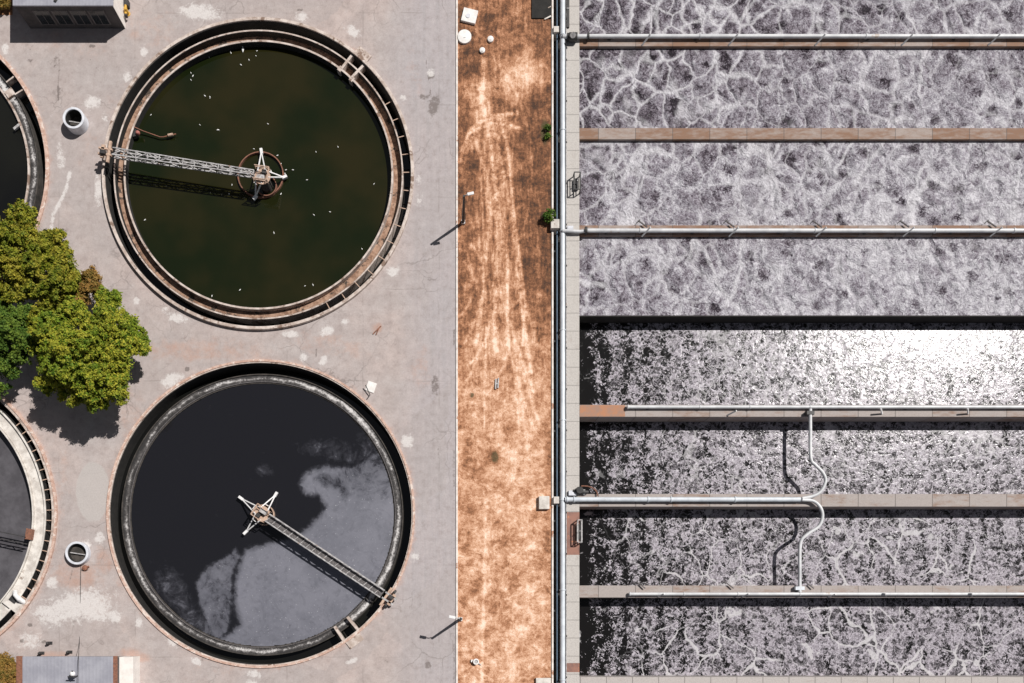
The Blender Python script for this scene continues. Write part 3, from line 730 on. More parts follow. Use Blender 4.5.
o = MB().disc(c, 132.6*px, -0.9, 192).build('water', 'black'); o['kind'] = 'structure'
for a in (37.5, 31.5):
    MB().bar(polar(c, 142.5*px, a, -0.4), polar(c, Cc['R']-Cc['t'], a, -0.4), 0.16, 0.8).build('cross_wall', 'rim', tC)
MB().obox(polar(c, 139*px, 34), math.radians(34), 1.0, 0.9, -0.6, -0.3).build('landing_slab', 'rim', tC)
MB().bar(polar(c, 126*px, 19.5, -0.5), polar(c, 133*px, 20.5, -0.5), 0.3, 0.25).build('scum_gate', 'steel', tC)
# tank D (lower left)
D = TANKS['D']; c = D['c']
tD = thing('settling_tank', (c.x, c.y, 0), 'round settling tank with wide whitewashed inner walkway cut by left edge below the trees', 'tank')
MB().ring(c, D['R']-0.3, D['R'], -3.2, 0.35).build('outer_wall', 'brick', tD, bevel=0.02)
MB().ring(c, D['R']-0.62, D['R']-0.3, -3.2, 0.25).build('inner_lip', 'rim', tD)
MB().ring(c, 142.6*px, 144.3*px, -3.2, 0.2).build('weir_wall', 'white_c', tD)
MB().ring(c, 144.32*px, 144.6*px, -3.2, 0.1).build('shade_slime_ring', 'shade_black', tD)
MB().ring(c, D['R']-0.68, D['R']-0.623, -3.2, 0.15).build('shade_slime_ring', 'shade_black', tD)
MB().ring(c, 131.5*px, 142.3*px, -3.2, -0.15, 256).build('walkway', 'white_c', tD)
MB().ring(c, 130.0*px, 131.2*px, -3.2, 0.1).build('inner_wall', 'white_c', tD)
MB().disc(c, D['R']-.2, -3.1).build('tank_floor', 'dark_c', tD)
channel_water(c, 144.6*px, D['R']-0.62, -1.8)
o = MB().disc(c, 130*px, -1.2, 192).build('water', 'greyscum'); o['kind'] = 'structure'
for k, a in enumerate(range(-38, 42, 4)):
    MB().bar(polar(c, 144.6*px, a, 0.1), polar(c, D['R']-.6, a, 0.1), 0.09).build('channel_bracket', 'buff', tD)
MB().obox(polar(c, 143*px, -37.5), math.radians(-37.5), 2.6, 1.9, -0.1, 0.22).build('landing_slab', 'white_c', tD)
MB().tube([polar(c, 137*px, -34, 0.2), polar(c, 141*px, -34.5, 0.75), polar(c, 146*px, -35, 0.75), polar(c, 150*px, -35.5, 0.1)], 0.28, 14).build('bent_pipe', 'white', tD, True)
MB().obox(polar(c, 140*px, -36.8), math.radians(-37), 0.9, 0.8, 0.225, 0.26).build('hatch_opening', 'dark', tD)

# ------------------------------------------------------------------ rotating bridges
def bridge(tank, name_label, centre_px, end_px, z, w, style, arms, ring_r, drum_r, wz):
    pc = at(*centre_px, z); pe = at(*end_px, z)
    t = thing('scraper_bridge', (pc.x, pc.y, wz), name_label, 'bridge')
    d = (pe-pc); L = d.length; d.normalize(); n = Vector((-d.y, d.x, 0)); zt = 0.45 if style == 'truss' else 0.3; zb = -0.3 if style == 'truss' else -0.25
    a0 = 0.9; a1 = L-0.8
    def hw(a): return w/2*(0.62+0.38*a/L) if style == 'truss' else w/2
    for s_ in (-1, 1):
        m = MB()
        m.bar(pc+d*a0+n*(s_*hw(a0))+Vector((0,0,zt)), pc+d*a1+n*(s_*hw(a1))+Vector((0,0,zt)), 0.11 if style == 'truss' else 0.15)
        m.bar(pc+d*a0+n*(s_*hw(a0))+Vector((0,0,zb)), pc+d*a1+n*(s_*hw(a1))+Vector((0,0,zb)), 0.15)
        k = int((a1-a0)/1.05); st = (a1-a0)/k
        for i in range(k):
            p = pc+d*(a0+i*st)+n*(s_*hw(a0+i*st)); q = pc+d*(a0+(i+1)*st)+n*(s_*hw(a0+(i+1)*st))
            if i % 2: p, q = q, p
            m.bar(p+Vector((0,0,zb)), q+Vector((0,0,zt)), 0.09)
            m.bar(p+Vector((0,0,zb)), p+Vector((0,0,zt)), 0.06)
        m.build('side_truss', 'steel', t)
    if style == 'truss':
        m = MB(); k = int((a1-a0)/1.3); st = (a1-a0)/k
        for i in range(k):
            p = pc+d*(a0+i*st); q = pc+d*(a0+(i+1)*st); h0 = hw(a0+i*st); h1 = hw(a0+(i+1)*st); zz = Vector((0,0,zt))
            m.bar(p-n*h0+zz, p+n*h0+zz, 0.08); s_ = 1 if i % 2 else -1
            m.bar(p-n*(s_*h0)+zz, q+n*(s_*h1)+zz, 0.07)
            m.bar(p-n*h0+Vector((0,0,zb)), q+n*h1+Vector((0,0,zb)), 0.08)
        m.bar(pc+d*a0+Vector((0,0,zb+.1)), pc+d*a1+Vector((0,0,zb+.1)), 0.12)
        m.build('cross_bracing', 'steel', t)
    else:
        m = MB(); m.bar(pc+d*a0+Vector((0,0,zb+.1)), pc+d*a1+Vector((0,0,zb+.1)), w*0.8, 0.05)
        m.build('walkway', 'grate', t)
        m = MB(); k = int(L/0.9)
        for i in range(k):
            p = pc+d*(a0+i*(a1-a0)/k)+Vector((0,0,zb+.16)); m.bar(p-n*(w*.4), p+n*(w*.4)+d*0.25, 0.07, 0.05)
        m.build('cross_bracing', 'steel', t)
    # end carriage sitting on the rim
    e = pe; top = tank['top']
    MB().bar(e-n*0.75+d*0.5, e+n*0.75+d*0.5, 0.4, 0.3).build('end_carriage', 'buff', t, bevel=0.02)
    MB().bar(e-n*1.3-d*0.25, e+n*1.2-d*0.25, 0.3, 0.25).build('end_beam', 'buff', t)
    MB().bar(e-d*0.6+n*w*.4, e+d*1.0+n*w*.4, 0.2, 0.3).bar(e-d*0.6-n*w*.4, e+d*1.0-n*w*.4, 0.2, 0.3).build('end_frame', 'steel' if style != 'truss' else 'buff', t)
    MB().bar(e+n*0.25+d*0.0+Vector((0,0,.35)), e+n*0.25+d*0.6+Vector((0,0,.35)), 0.42, 0.4).build('drive_motor', 'dark', t)
    for s_ in (-1, 1):
        wc = e+n*(s_*0.95)+d*0.3; MB().tube([Vector((wc.x, wc.y, top+0.3))-d*0.12, Vector((wc.x, wc.y, top+0.3))+d*0.12], 0.3, 20).build('wheel', 'dark', t)
    # centre
    MB().lathe((pc.x, pc.y), [(0.01,z-0.2),(drum_r*.55,z-0.2),(drum_r*.55,-3),(0.01,-3)], 32).build('centre_column', 'dark_c', t, True)
    dr = MB().ring((pc.x, pc.y), drum_r-0.1, drum_r, wz-0.8, wz+0.55, 48)
    dr.build('feed_well', 'rust' if style == 'truss' else 'buff', t, True)
    MB().lathe((pc.x, pc.y), [(0.25,z-.3),(drum_r*.75,z-.3),(drum_r*.75,z-.18),(0.25,z-.18),(0.25,z-.3)], 32).build('platform', 'buff', t)
    MB().obox(pc+d*0.1+n*0.3, math.atan2(d.y, d.x), 0.9, 0.5, z-.15, z+.35).build('gear_housing', 'steel', t, bevel=0.03)
    MB().obox(pc-d*0.2-n*0.4, math.atan2(d.y, d.x), 0.5, 0.45, z-.15, z+.3).build('drive_motor', 'dark', t, bevel=0.03)
    m = MB()
    for u, v_ in ((-1,-1),(1,-1),(1,1),(-1,1)):
        p = pc+d*(u*.85)+n*(v_*.75); m.bar(p+Vector((0,0,-.2)), p+Vector((0,0,.75)), 0.07)
    for za in (.4, .75):
        q = [pc+d*(u*.85)+n*(v_*.75)+Vector((0,0,za)) for u, v_ in ((-1,-1),(1,-1),(1,1),(-1,1))]
        for i in (0, 2, 3): m.bar(q[i], q[(i+1)%4], 0.08)
    m.build('guard_rail', 'buff', t)
    for (ax, ay) in arms:
        tip = at(ax, ay, wz+0.5); u = (tip-Vector((pc.x, pc.y, wz+.5))).normalized(); v_ = Vector((-u.y, u.x, 0))
        b0 = Vector((pc.x, pc.y, z-.1))
        arm = MB().bar(b0+v_*.45+u*.6, tip, 0.13).bar(b0-v_*.45+u*.6, tip, 0.13).bar(b0+u*1.2-v_*.22, b0+u*1.2+v_*.22, 0.08).build('scraper_arm', 'white', t)
        MB().bar(tip-u*0.25, tip+u*0.4, 0.32, 0.35).build('arm_tip', 'white', arm, bevel=0.02)
    if ring_r:
        q = MB(); N = 96; rc = at(centre_px[0]-1.3, centre_px[1]-0.5, wz+0.2)
        q.ring(rc, ring_r-0.12, ring_r, wz-0.3, wz+0.35, N); q.build('baffle_ring', 'rust', t, True)
    return t
bridge(TANKS['A'], 'rotating lattice truss bridge over olive green tank, with large rusty ring at its centre', (262,175.5), (107,152), 2.0, 0.82, 'truss',
       [(261.5,152),(284,177.5),(255.5,197)], 23.2*S, 1.25, -0.75)
bridge(TANKS['B'], 'rotating walkway bridge over dark scummy tank with white three armed hub', (261.5,513.5), (388,597.5), 0.72, 0.95, 'walk',
       [(241.5,498.5),(275.5,495),(246,532)], 0, 1.25, -0.95)
# bridge of tank D: seen only as its outer end
c = D['c']; 
tb = thing('scraper_bridge', (c.x, c.y, 0), 'thin dark truss bridge over grey scummed tank at left edge', 'bridge')
for s_ in (-.4, .4):
    a, b = polar(c, 1.5, -11.5, 0.7), polar(c, 128*px, -11.5, 0.7); u = (b-a).normalized(); n = Vector((-u.y, u.x, 0))
    m = MB(); m.bar(a+n*s_, b+n*s_, 0.1)
    m.bar(a+n*s_+Vector((0,0,-.7)), b+n*s_+Vector((0,0,-.7)), 0.1)
    for i in range(16):
        p = a.lerp(b, i/16)+n*s_; q = a.lerp(b, (i+1)/16)+n*s_
        if i % 2: p, q = q, p
        m.bar(p+Vector((0,0,-.7)), q, 0.07)
    m.build('side_truss', 'dark', tb)
MB().obox(polar(c, 129.5*px, -8.5), math.radians(-9), 0.7, 1.3, -0.5, 0.55).build('end_carriage', 'rust', tb, bevel=0.03)
MB().lathe((c.x, c.y), [(0.01,1.2),(0.9,1.2),(0.9,-3.1),(0.01,-3.1)], 32).build('centre_column', 'dark_c', tb)

# skimmer arm and float beside the upper bridge
t = thing('skimmer_arm', at(152,140,-.75), 'thin rusty skimmer arm floating on green water above the truss bridge', 'skimmer')
MB().tube([at(134,127,.1), at(143,131,-.3), at(160,137,-.4), at(163,137,-.4), at(176,134,-.4)], 0.07, 6).build('boom', 'rust', t)
MB().tube([at(168,135.3,-.3), at(173,134.3,-.3)], 0.16, 8).build('float', 'buff', t)
t = thing('scum_box', at(135,132,-.75), 'small box with a red float on the inner wall of the green tank', 'scum box')
MB().obox(at(134,132.5,0), 0.3, 0.6, 0.8, -.6, -.05).build('box', 'dark', t)
MB().lathe(at(138,133), [(0.01,.3),(.18,.25),(.26,.05),(.18,-.2),(0.01,-.3)], 16).build('float', simple('faded red plastic', (.45,.16,.13), (.35,.12,.1)), t, True)

# birds on the upper tank
bp = [(243,50),(257,51),(256,56),(249,60),(231,53),(209,57),(191,73),(193,76),(191,80),(205,96),(210,97),(210,98),(151,115),(200,125),(218,130),(218.5,130),(268,124),(316,152),(338,147),(254,149),(277.5,155.5),(281,164),(286,170),(293,170),(285,174),(229,194),(232,185),(281,194),(314,215),(274,233),(307,180),(374,184),(330,212),(362,249),(145,220),(212,296),(313,285),(241,65),(305,286),(240,290)]
b0 = thing('gull', at(*bp[0], -.72), 'small white gull floating on the olive green tank', 'bird', 'gulls floating on the upper tank')
def gull_mesh():
    m = MB(); m.lathe((0,0), [(0.01,0.30),(.07,.24),(.12,.1),(.13,-.02),(.09,-.18),(.03,-.30),(.005,-.34)], 12)
    m.v = [(x, z_, y*0.8+0.07) for x, y, z_ in m.v]
    h = MB(); h.lathe((0,0), [(0.005,.07),(.05,.05),(.065,0),(.05,-.05),(.005,-.07)], 10); k = len(m.v)
    m.v += [(x, y+.27, z_+.2) for x, y, z_ in h.v]; m.f += [tuple(i+k for i in f) for f in h.f]
    return m
m = gull_mesh(); l0 = b0.location.copy(); m.v = [(x+l0.x, y+l0.y, z_+l0.z) for x, y, z_ in m.v]
m.build('body', 'feather', b0, True)
MB().bar(l0+Vector((0,.33,.19)), l0+Vector((0,.40,.18)), 0.02).build('beak', 'beak', b0)
for i, p in enumerate(bp[1:]):
    cpy = copy_tree(b0, at(p[0], p[1], -.72), rotz=random.uniform(0, 6.28)); sc_ = random.uniform(.32, .5); cpy.scale = (sc_,)*3

# ------------------------------------------------------------------ vents, lamps, covers
def vent(cx, cy, h, r, label):
    p = at(cx, cy, 0); t = thing('vent_shaft', p, label, 'vent shaft', 'open concrete shafts between the tanks')
    MB().lathe(p, [(r-.27,h),(r,h),(r,0.0),(r-.27,0.0),(r-.27,h)], 56).build('concrete_ring', 'vent', t, True, 0.03)
    MB().ring(p, r-.32, r-.272, 0, h-.15, 40).build('inner_lining', 'shade_black', t)
    MB().disc(p, r-.27, .02).build('inner_floor', 'dark_c', t)
    MB().bar(p+Vector((-r+.4,.1,h*.35)), p+Vector((r-.4,-.2,h*.35)), .12).build('cross_pipe', 'steel', t)
vent(78.3, 124.5, 1.35, 1.28, 'short open concrete shaft standing between the green tank and the tank above the trees')
vent(79.6, 553.5, 0.8, 1.38, 'low open concrete shaft with rust stain at its foot, right of the whitewashed tank')
t = thing('hose_reel', at(86,568,0), 'small rusty red valve lying beside the low concrete shaft', 'valve')
MB().lathe(at(85.5,568), [(.01,.35),(.3,.3),(.35,.15),(.3,.0),(.01,0)], 16).build('valve_body', 'rust', t, True)
MB().tube([at(83,569,.15), at(89,566.5,.15)], .12, 8).build('stem', 'rust', t, True)
t.name = 'ground_valve'

def lamp(base, head, h, label, arm):
    p = at(*base, 0); t = thing('street_lamp', p, label, 'street lamp', 'tall lamps along the kerb')
    MB().tube([p, p+Vector((0,0,h))], [0.2, 0.13], 12).build('pole', 'dark', t, True)
    MB().obox(p, 0, .45, .45, 0.0, .25).build('base', 'slab', t)
    q = p+Vector((arm[0], arm[1], h+0.15))
    a = MB().tube([p+Vector((0,0,h-.3)), p.lerp(q, .5)+Vector((0,0,h*0.5-.0)) if False else p+Vector((arm[0]*.5, arm[1]*.5, h+.1)), q], 0.06, 8).build('arm', 'steel', t, True)
    u = Vector((arm[0], arm[1], 0)).normalized()
    MB().bar(q-u*.1, q+u*.65, .32, .16).build('lamp_head', 'white', t, bevel=.04)
lamp((463.2,222.5), None, 6.3, 'dark street lamp beside kerb near the green tank', (0.45, 0.1))
lamp((460.5,619), None, 5.6, 'street lamp with white head reaching over kerb near bottom of photo', (-0.75, .15))

t = thing('manhole_cover', at(469.5,17), 'square white concrete cover with round lid, on the brown dirt', 'manhole cover')
MB().obox(at(469.5,17), math.radians(-14), 1.75, 1.6, -.03, .28).build('slab', 'slab', t, bevel=.03)
MB().lathe(at(468,17.5), [(.01,.34),(.26,.34),(.26,.28),(.01,.28)], 20).build('lid', 'vent', t)
for (x_, y_, r_, h_, lb) in ((464.5,37.5,.82,.22,'large round white cover beside the kerb, on the brown dirt'),
                         (490.5,39.8,.36,.2,'small round white cap on brown dirt, upper of two'),(482.3,51,.33,.2,'small round white cap on brown dirt, lower of two')):
    t = thing('manhole_cover', at(x_, y_), lb, 'manhole cover')
    MB().lathe(at(x_, y_), [(.01,h_+.03),(r_*.8,h_+.03),(r_,h_),(r_,-.03),(.01,-.03)], 36).build('lid', 'slab', t, True)
    MB().bar(at(x_,y_,h_+.05)-Vector((.12,0,0)), at(x_,y_,h_+.05)+Vector((.12,0,0)), .04).build('handle', 'steel', t)
t = thing('standpipe', at(476,661.5), 'small capped white standpipe with side branch, on pale dirt near bottom of photo', 'standpipe')
MB().ring(at(476,661.5), .22, .36, -.03, .45, 24).build('collar', 'slab', t, True)
MB().disc(at(476,661.5), .22, .35, 24).build('cap', 'steel', t)
MB().bar(at(473.5,661,.1), at(471,660.8,.1), .3, .25).build('branch', 'slab', t)
MB().tube([at(478,663,.1), at(481,665,.02)], .07).build('hose', 'steel', t)
t = thing('metal_frame', at(497,384), 'pale H shaped metal frame lying on the dirt', 'metal frame')
MB().bar(at(496,379,.08), at(495.5,389,.08), .16).bar(at(498.5,378,.08), at(498,388,.08), .16).bar(at(496,384,.08), at(498.3,383.5,.08), .14).build('frame', 'steel', t)
# dark hatch at the top
t = thing('pit_hatch', at(541,8,0), 'black rectangular hatch at top end of the brown dirt strip', 'hatch')
m = MB(); a_, b_ = at(531.5,-12), at(551,18.8); m.box(a_.x, b_.x, b_.y, a_.y, -.1, .12); m.build('cover', 'shade_black', t, bevel=.05)
MB().bar(at(548,8,.14), at(550.8,6.5,.14), .12, .05).bar(at(544.5,19.3,.1), at(551,16,.1), .15, .08).build('handle', 'white_c', t)

# ------------------------------------------------------------------ trench, main pipe, walkway slabs
def ybox(x0, x1, y0, y1, z0, z1): return MB().box((x0-NX)*S, (x1-NX)*S, (NY-y1)*S, (NY-y0)*S, z0, z1)
o = ybox(551.6, 553.4, -330, 860, -1.2, .12).build('trench_edge', 'kerb', bevel=.02); tag(o, 'thin pale concrete edge along the right side of the dirt strip', 'retaining edge')
o = ybox(553.4, 566.2, -330, 860, -1.3, -1.1).build('trench_floor', 'dark_c'); o['kind'] = 'structure'
t = thing('service_pipe', at(557.5,341,-.8), 'thin dull blue pipe in the dark trench left of the main pipe', 'pipe')
MB().tube([Vector(((557.2-NX)*S, (NY+330)*S, 0.0)), Vector(((557.2-NX)*S, (NY-860)*S, 0.0))], .12, 10).build('pipe_run', 'pipeblue', t, True)
for y_ in range(-20, 700, 90): ybox(553.5, 560, y_, y_+1.5, -.25, -.13).build('bracket', 'dark', t)
wk = MB(); 
for a_, b_ in ((-330,512.5),(555,663),(672,860)): wk.box((566.2-NX)*S, (579-NX)*S, (NY-b_)*S, (NY-a_)*S, -4.2, .3)
o = wk.build('walkway', 'walk', bevel=.02); o['kind'] = 'structure'
rw = MB().box((566.2-NX)*S, (579-NX)*S, (NY-555)*S, (NY-512.5)*S, -4.2, .295); rw.box((566.2-NX)*S, (579-NX)*S, (NY-672)*S, (NY-663)*S, -4.2, .295)
o = rw.build('rusty_walkway', simple('rusted plate', (.30,.15,.11), (.20,.11,.09), 1.2, .8, c3=(.5,.2,.1), th=.6)); o['kind'] = 'structure'

def pipe_pts(x0, x1, y, z): return [at(x0, y, z), at(x1, y, z)]
mp = thing('main_pipe', at(562.5,341,.3), 'large pale blue main pipe running the full height beside the walkway slabs', 'pipe')
x_ = at(562.6, 0, .45).x
m = MB().tube([Vector((x_, (NY+330)*S, .45)), Vector((x_, (NY-860)*S, .45))], .31, 20).build('pipe_run', 'pipe', mp, True)
for y_ in (-60, 35, 130, 231, 330, 420, 500, 590, 680):
    py = at(0, y_, .5).y
    MB().ring((0,0), .31, .40, -.05, .05, 24); f = MB().tube([Vector((x_, py-.06, .45)), Vector((x_, py+.06, .45))], .38, 20); f.build('flange', 'pipe', mp, True)
    MB().box(x_-.35, x_+.35, py-.6, py-.35, -1.1, .12).build('saddle', 'white_c', mp)
# thin conduit clipped beside the main pipe
cd = thing('conduit', at(566,341,.35), 'thin dark cable conduit clipped between main pipe and walkway', 'conduit')
cx_ = at(566.3, 0, .35).x
MB().tube([Vector((cx_, (NY+330)*S, .35)), Vector((cx_, (NY-860)*S, .35))], .045, 8).build('conduit_run', 'steel', cd)
for y_ in range(-20, 700, 41): MB().box(cx_-.08, cx_+.08, at(0,y_).y-.1, at(0,y_).y+.1, .3, .42).build('clip', 'dark', cd)

# concrete saddles crossing the trench
for (x0, x1, y0, y1, z1, lb) in ((553.6,559.0,26,32,.4,'pale concrete block bridging the trench beside the topmost cross pipe'),(551,559.4,219,228,.7,'pale concrete block over the trench beside the small green shrub'),
                             (539,549.5,496,509,.5,'pale concrete block on the dirt, left end of the long cross pipe'),(553.8,559.2,496.5,503.5,.5,'small pale block over the trench beside the long cross pipe'),
                             (536,551,678,684,.35,'pale concrete block at the bottom end of the dirt strip')):
    a_, b_ = at(x0, y0, z1), at(x1, y1, z1)
    o = MB().box(a_.x, b_.x, b_.y, a_.y, -1.15 if x0 > 550 else -.05, z1).build('concrete_block', 'white_c', bevel=.04); tag(o, lb, 'concrete block')

# ------------------------------------------------------------------ aeration basins
XR = 1340
walls = [(-62,-51,'wall_a'),(34.5,46.2,'wall_b'),(128,139.3,'wall_b'),(225.3,235.5,'wall_b'),(404.8,416.8,'wall_a'),(494,506.6,'wall_a'),(585.5,597.5,'wall_a'),(677,689,'walk2'),(768,780,'wall_a')]
M['walk2'] = mat_wall('pale basin wall concrete', -0.22, (0.46, 0.42, 0.40), 26.0)
wl = {34.5:'rust stained concrete dividing wall under the topmost cross pipe',128:'rusty brown dividing wall without a pipe, between two foamy basins',225.3:'dividing wall under the pipe level with the small green shrub',
      404.8:'dividing wall below the glittering basin, rust patch at its left end',494:'dividing wall under the half length pipe joined by both curved hoses',585.5:'dividing wall at the lower end of the S curved pipes',677:'pale concrete dividing wall along the bottom edge'}
for y0, y1, mt in walls:
    if y0 in (-62, 768): lb = 'dividing wall beyond the frame'
    a_ = at(579, y0, .3); b_ = at(579, y1, .3)
    m = MB().box((579.0-NX)*S, (XR-NX)*S, b_.y, a_.y, -4.2, .3)
    o = m.build('basin_wall', mt, bevel=.025)
    if y0 == 404.8: MB().box((579.3-NX)*S, at(625,0,.3).x, b_.y+.03, a_.y-.03, .303, .315).build('rusty_plate', simple('rusty orange cap', (.42,.2,.11), (.32,.2,.15), 1.4, .9), o)
    if y0 in wl: tag(o, wl[y0], 'wall', 'dividing walls of the aeration basins')
    else: o['kind'] = 'structure'
# low overflow wall between foam and the glitter basin
a_, b_ = at(579, 315.4, -.1), at(579, 316.6, -.1)
m = MB().box((579-NX)*S, (XR-NX)*S, b_.y, a_.y, -4.2, -.10)
o = m.build('basin_wall', 'shade_black'); tag(o, 'thin black overflow wall between the foam and the glittering basin', 'wall', 'dividing walls of the aeration basins')
sc_m = MB()
for y0, y1, z, mt in ((-56,40,-.15,'foam'),(40,133,-.15,'foam'),(133,230,-.15,'foam'),(230,316,-.13,'foam'),(316,410,-2.25,'rip_a'),(410,500,-2.25,'rip_a'),(500,591,-2.25,'rip_b'),(591,683,-2.25,'rip_b'),(683,774,-2.25,'rip_b')):
    ys = [at(0, y0, z).y, at(0, y1, z).y]
    if y0 == 316: ys[0] = at(0, 316.4, -.1).y
    if y1 == 316: ys[1] = at(0, 316.4, -.1).y
    m = MB(); xa, xb = (570-NX)*S, (XR-.5-NX)*S
    m.v = [(xa, ys[1], z), (xb, ys[1], z), (xb, ys[0], z), (xa, ys[0], z)]; m.f = [(0,1,2,3)]
    o = m.build('water', mt); o['kind'] = 'structure'
# basin surround beyond the frame
m = MB(); m.box((566.2-NX)*S, (XR-NX)*S, at(0,-62,.3).y, (NY+330)*S, -4.2, .28); m.box((579.1-NX)*S, (XR-NX)*S, (NY-860)*S, at(0,780,.3).y, -4.2, .28); m.box((XR-NX)*S, (1350-NX)*S, (NY-860)*S, (NY+330)*S, -4.2, .27)
o = m.build('basin_apron', 'walk'); o['kind'] = 'structure'

# cross pipes
def cross_pipe(label, x0, x1, y, z, r, mat, flanges, posts, post_h=1.1, elbow=None):
    t = thing('cross_pipe', at(x0, y, .3), label, 'pipe', 'air pipes along the dividing walls')
    pts = [at(x0, y, z), at(x1, y, z)]
    yy = pts[0].y
    MB().tube(pts, r, 18).build('pipe_run', mat, t, True)
    for fx in flanges:
        p = at(fx, y, z); MB().tube([p-Vector((.07,0,0)), p+Vector((.07,0,0))], r*1.28, 18).build('flange', mat, t, True)
    n_ = int((x1-x0)/86)
    for i in range(n_+1):
        p = at(x0+20+i*86, y, .3)
        MB().box(p.x-.15, p.x+.15, yy-.2, yy+.2, .3, z-r+.06).build('saddle', 'dark', t)
    for i, (sx, sy, lean) in enumerate(posts):
        p = at(sx, sy, .3)
        MB().bar(p, p+Vector((lean[0], lean[1], post_h)), .15).build('stanchion', 'white', t)
    return t
XE = 1330
up = (0.75, .6)
cross_pipe('white cross pipe on the topmost dividing wall', 589, XE, 36.3, .72, .23, 'pipew', (700,866,1030,1200), [(642+86.5*i, 45.5, up) for i in range(8)])
cross_pipe('white cross pipe on the dividing wall level with the small green shrub', 586, XE, 230.6, .72, .24, 'pipew', (640,734,815,935,1014,1200), [(642+87*i, 236.5, up) for i in range(8)])
t_ = cross_pipe('white cross pipe starting right of the rusty end, below the glittering basin', 627, XE, 407, .68, .2, 'pipew', (628,700,750,810,1100), [(727+0*i, 415.5, (.75, .3)) if i == 0 else (882+86*(i-1), 414, (-.7, .35)) for i in range(4)])
cross_pipe('half length white pipe from the main pipe to the curved pipe joint', 565, 800, 499.5, .75, .29, 'pipe', (567,574,648,671,735), [])
cross_pipe('white cross pipe where the lowest S curved pipe ends', 629, XE, 594, .68, .19, 'pipew', (630,684,738,800,1100), [(658,596.5,(.5,.3)),(742,596.5,(.5,.3)),(828,597,(.5,.3)),(886,596,(-.6,.35)),(972,596,(-.6,.35))], .9)
# dark braces on the north side of two walls
for (lst, yy) in (([642+87*i for i in range(5)], 226), ([640,728,808], 586)):
    for k_, bx in enumerate(lst):
        p = at(bx, yy, .3)
        t = thing('pipe_brace', p, 'dark angled brace on the wall edge %s' % ('above the pipe level with the green shrub' if yy == 226 else 'at the lowest dividing wall with a pipe'), 'brace', 'angled braces on wall edge %s' % ('upper' if yy == 226 else 'lower'))
        MB().bar(p+Vector((-.5,.55,.2)), p+Vector((.55,-.3,.35)), .12).build('strut', 'grate', t)
        MB().bar(p+Vector((-.75,.25,.1)), p+Vector((-.25,.65,.2)), .1).build('foot', 'dark', t)

# elbows and valves joining the main pipe
def valve(label, pts, r, mat, extra):
    t = thing('valve_assembly', at(pts[0][0], pts[0][1], .3), label, 'valve')
    MB().tube([at(*p) for p in pts], r, 16).build('elbow', mat, t, True)
    for nm, mt, a, b, rr in extra: MB().tube([at(*a), at(*b)], rr, 18).build(nm, mt, t, True)
    return t
valve('dark valve joining the main pipe to the topmost cross pipe', [(562.6,36.5,.72),(575,36.5,.8),(589,36.4,.72)], .24, 'pipew',
      [('flange','dark',(567,37,.7),(569,37,.7),.42),('valve_body','dark',(569,37,.85),(577,37,.85),.48),('flange','dark',(587.5,36.5,.72),(589,36.5,.72),.42),('handwheel','steel',(573,35,1.6),(573,35,1.7),.32)])
valve('white reducer joining the main pipe to the pipe level with the green shrub', [(562.6,231,.72),(566,230.8,.8),(574,231.3,.75),(580,231.6,.7),(587,230.8,.72)], .2, 'pipew',
      [('flange','dark',(584.8,230.6,.72),(587,230.6,.72),.44),('valve_body','vent',(567,228.5,.6),(573,228.5,.6),.3)])
t = valve('dark valve with a rusty curved handle, above the long cross pipe', [(573,491,.6),(580,492,.9),(588,492,.6)], .2, 'dark',
      [('valve_body','dark',(579,490,.5),(580,490,1.2),.4),('flange','steel',(583,492.5,.4),(585,492.5,.4),.36)])
MB().tube([at(584+13.5*math.sin(a), 495-9*math.cos(a), .55) for a in np.linspace(-.2, 1.65, 12)], .08, 8).build('hoop', 'rust', t, True)
o = MB().obox(at(572,493.5,.3), 0, .9, .6, .3, .75).build('junction_box', 'vent', bevel=.03); tag(o, 'small grey box on the slabs beside the dark valve', 'box')

# S-shaped drop pipes
def smooth(pts, n=10):
    P = [Vector(p) for p in pts]; P = [P[0]*2-P[1]]+P+[P[-1]*2-P[-2]]; out = []
    for i in range(1, len(P)-2):
        for k in range(n):
            t = k/n; out.append(.5*((2*P[i])+(P[i+1]-P[i-1])*t+(2*P[i-1]-5*P[i]+4*P[i+1]-P[i+2])*t*t+(3*P[i]-P[i-1]-3*P[i+1]+P[i+2])*t**3))
    out.append(P[-2]); return out
t = thing('curved_pipe', at(810,410,.7), 'white curved pipe spanning the basin below the glitter, upper of two', 'pipe', 'curved transfer pipes')
MB().tube(smooth([at(810.3,409,.75), at(810.3,430,.8), at(810.8,458,.8), at(815.5,465,.8), at(823,473,.8), at(825.5,481,.8), at(821,491,.8), at(813,496,.8), at(802,498.5,.8)]), .2, 16).build('pipe_run', 'pipew', t, True)
MB().box(*[f(a) for a in ((805.5,0),) for f in ()] or (at(806,0,.7).x, at(813.5,0,.7).x, at(0,415,.7).y, at(0,411.5,.7).y), .32, 1.0).build('clamp', 'dark', t)
t = thing('curved_pipe', at(800,590,.7), 'white S curved pipe spanning the next basin down, lower of two', 'pipe', 'curved transfer pipes')
MB().tube(smooth([at(802,499.8,.8), at(813,501,.8), at(820,507,.8), at(822.5,516,.8), at(819,526,.8), at(809,533,.8), at(801.5,540,.8), at(799.8,550,.8), at(799.8,570,.75), at(799.8,592,.7)]), .2, 16).build('pipe_run', 'pipew', t, True)
MB().box(at(795,0,.7).x, at(804,0,.7).x, at(0,590,.7).y, at(0,586.5,.7).y, .32, .9).build('clamp', 'pipe', t)

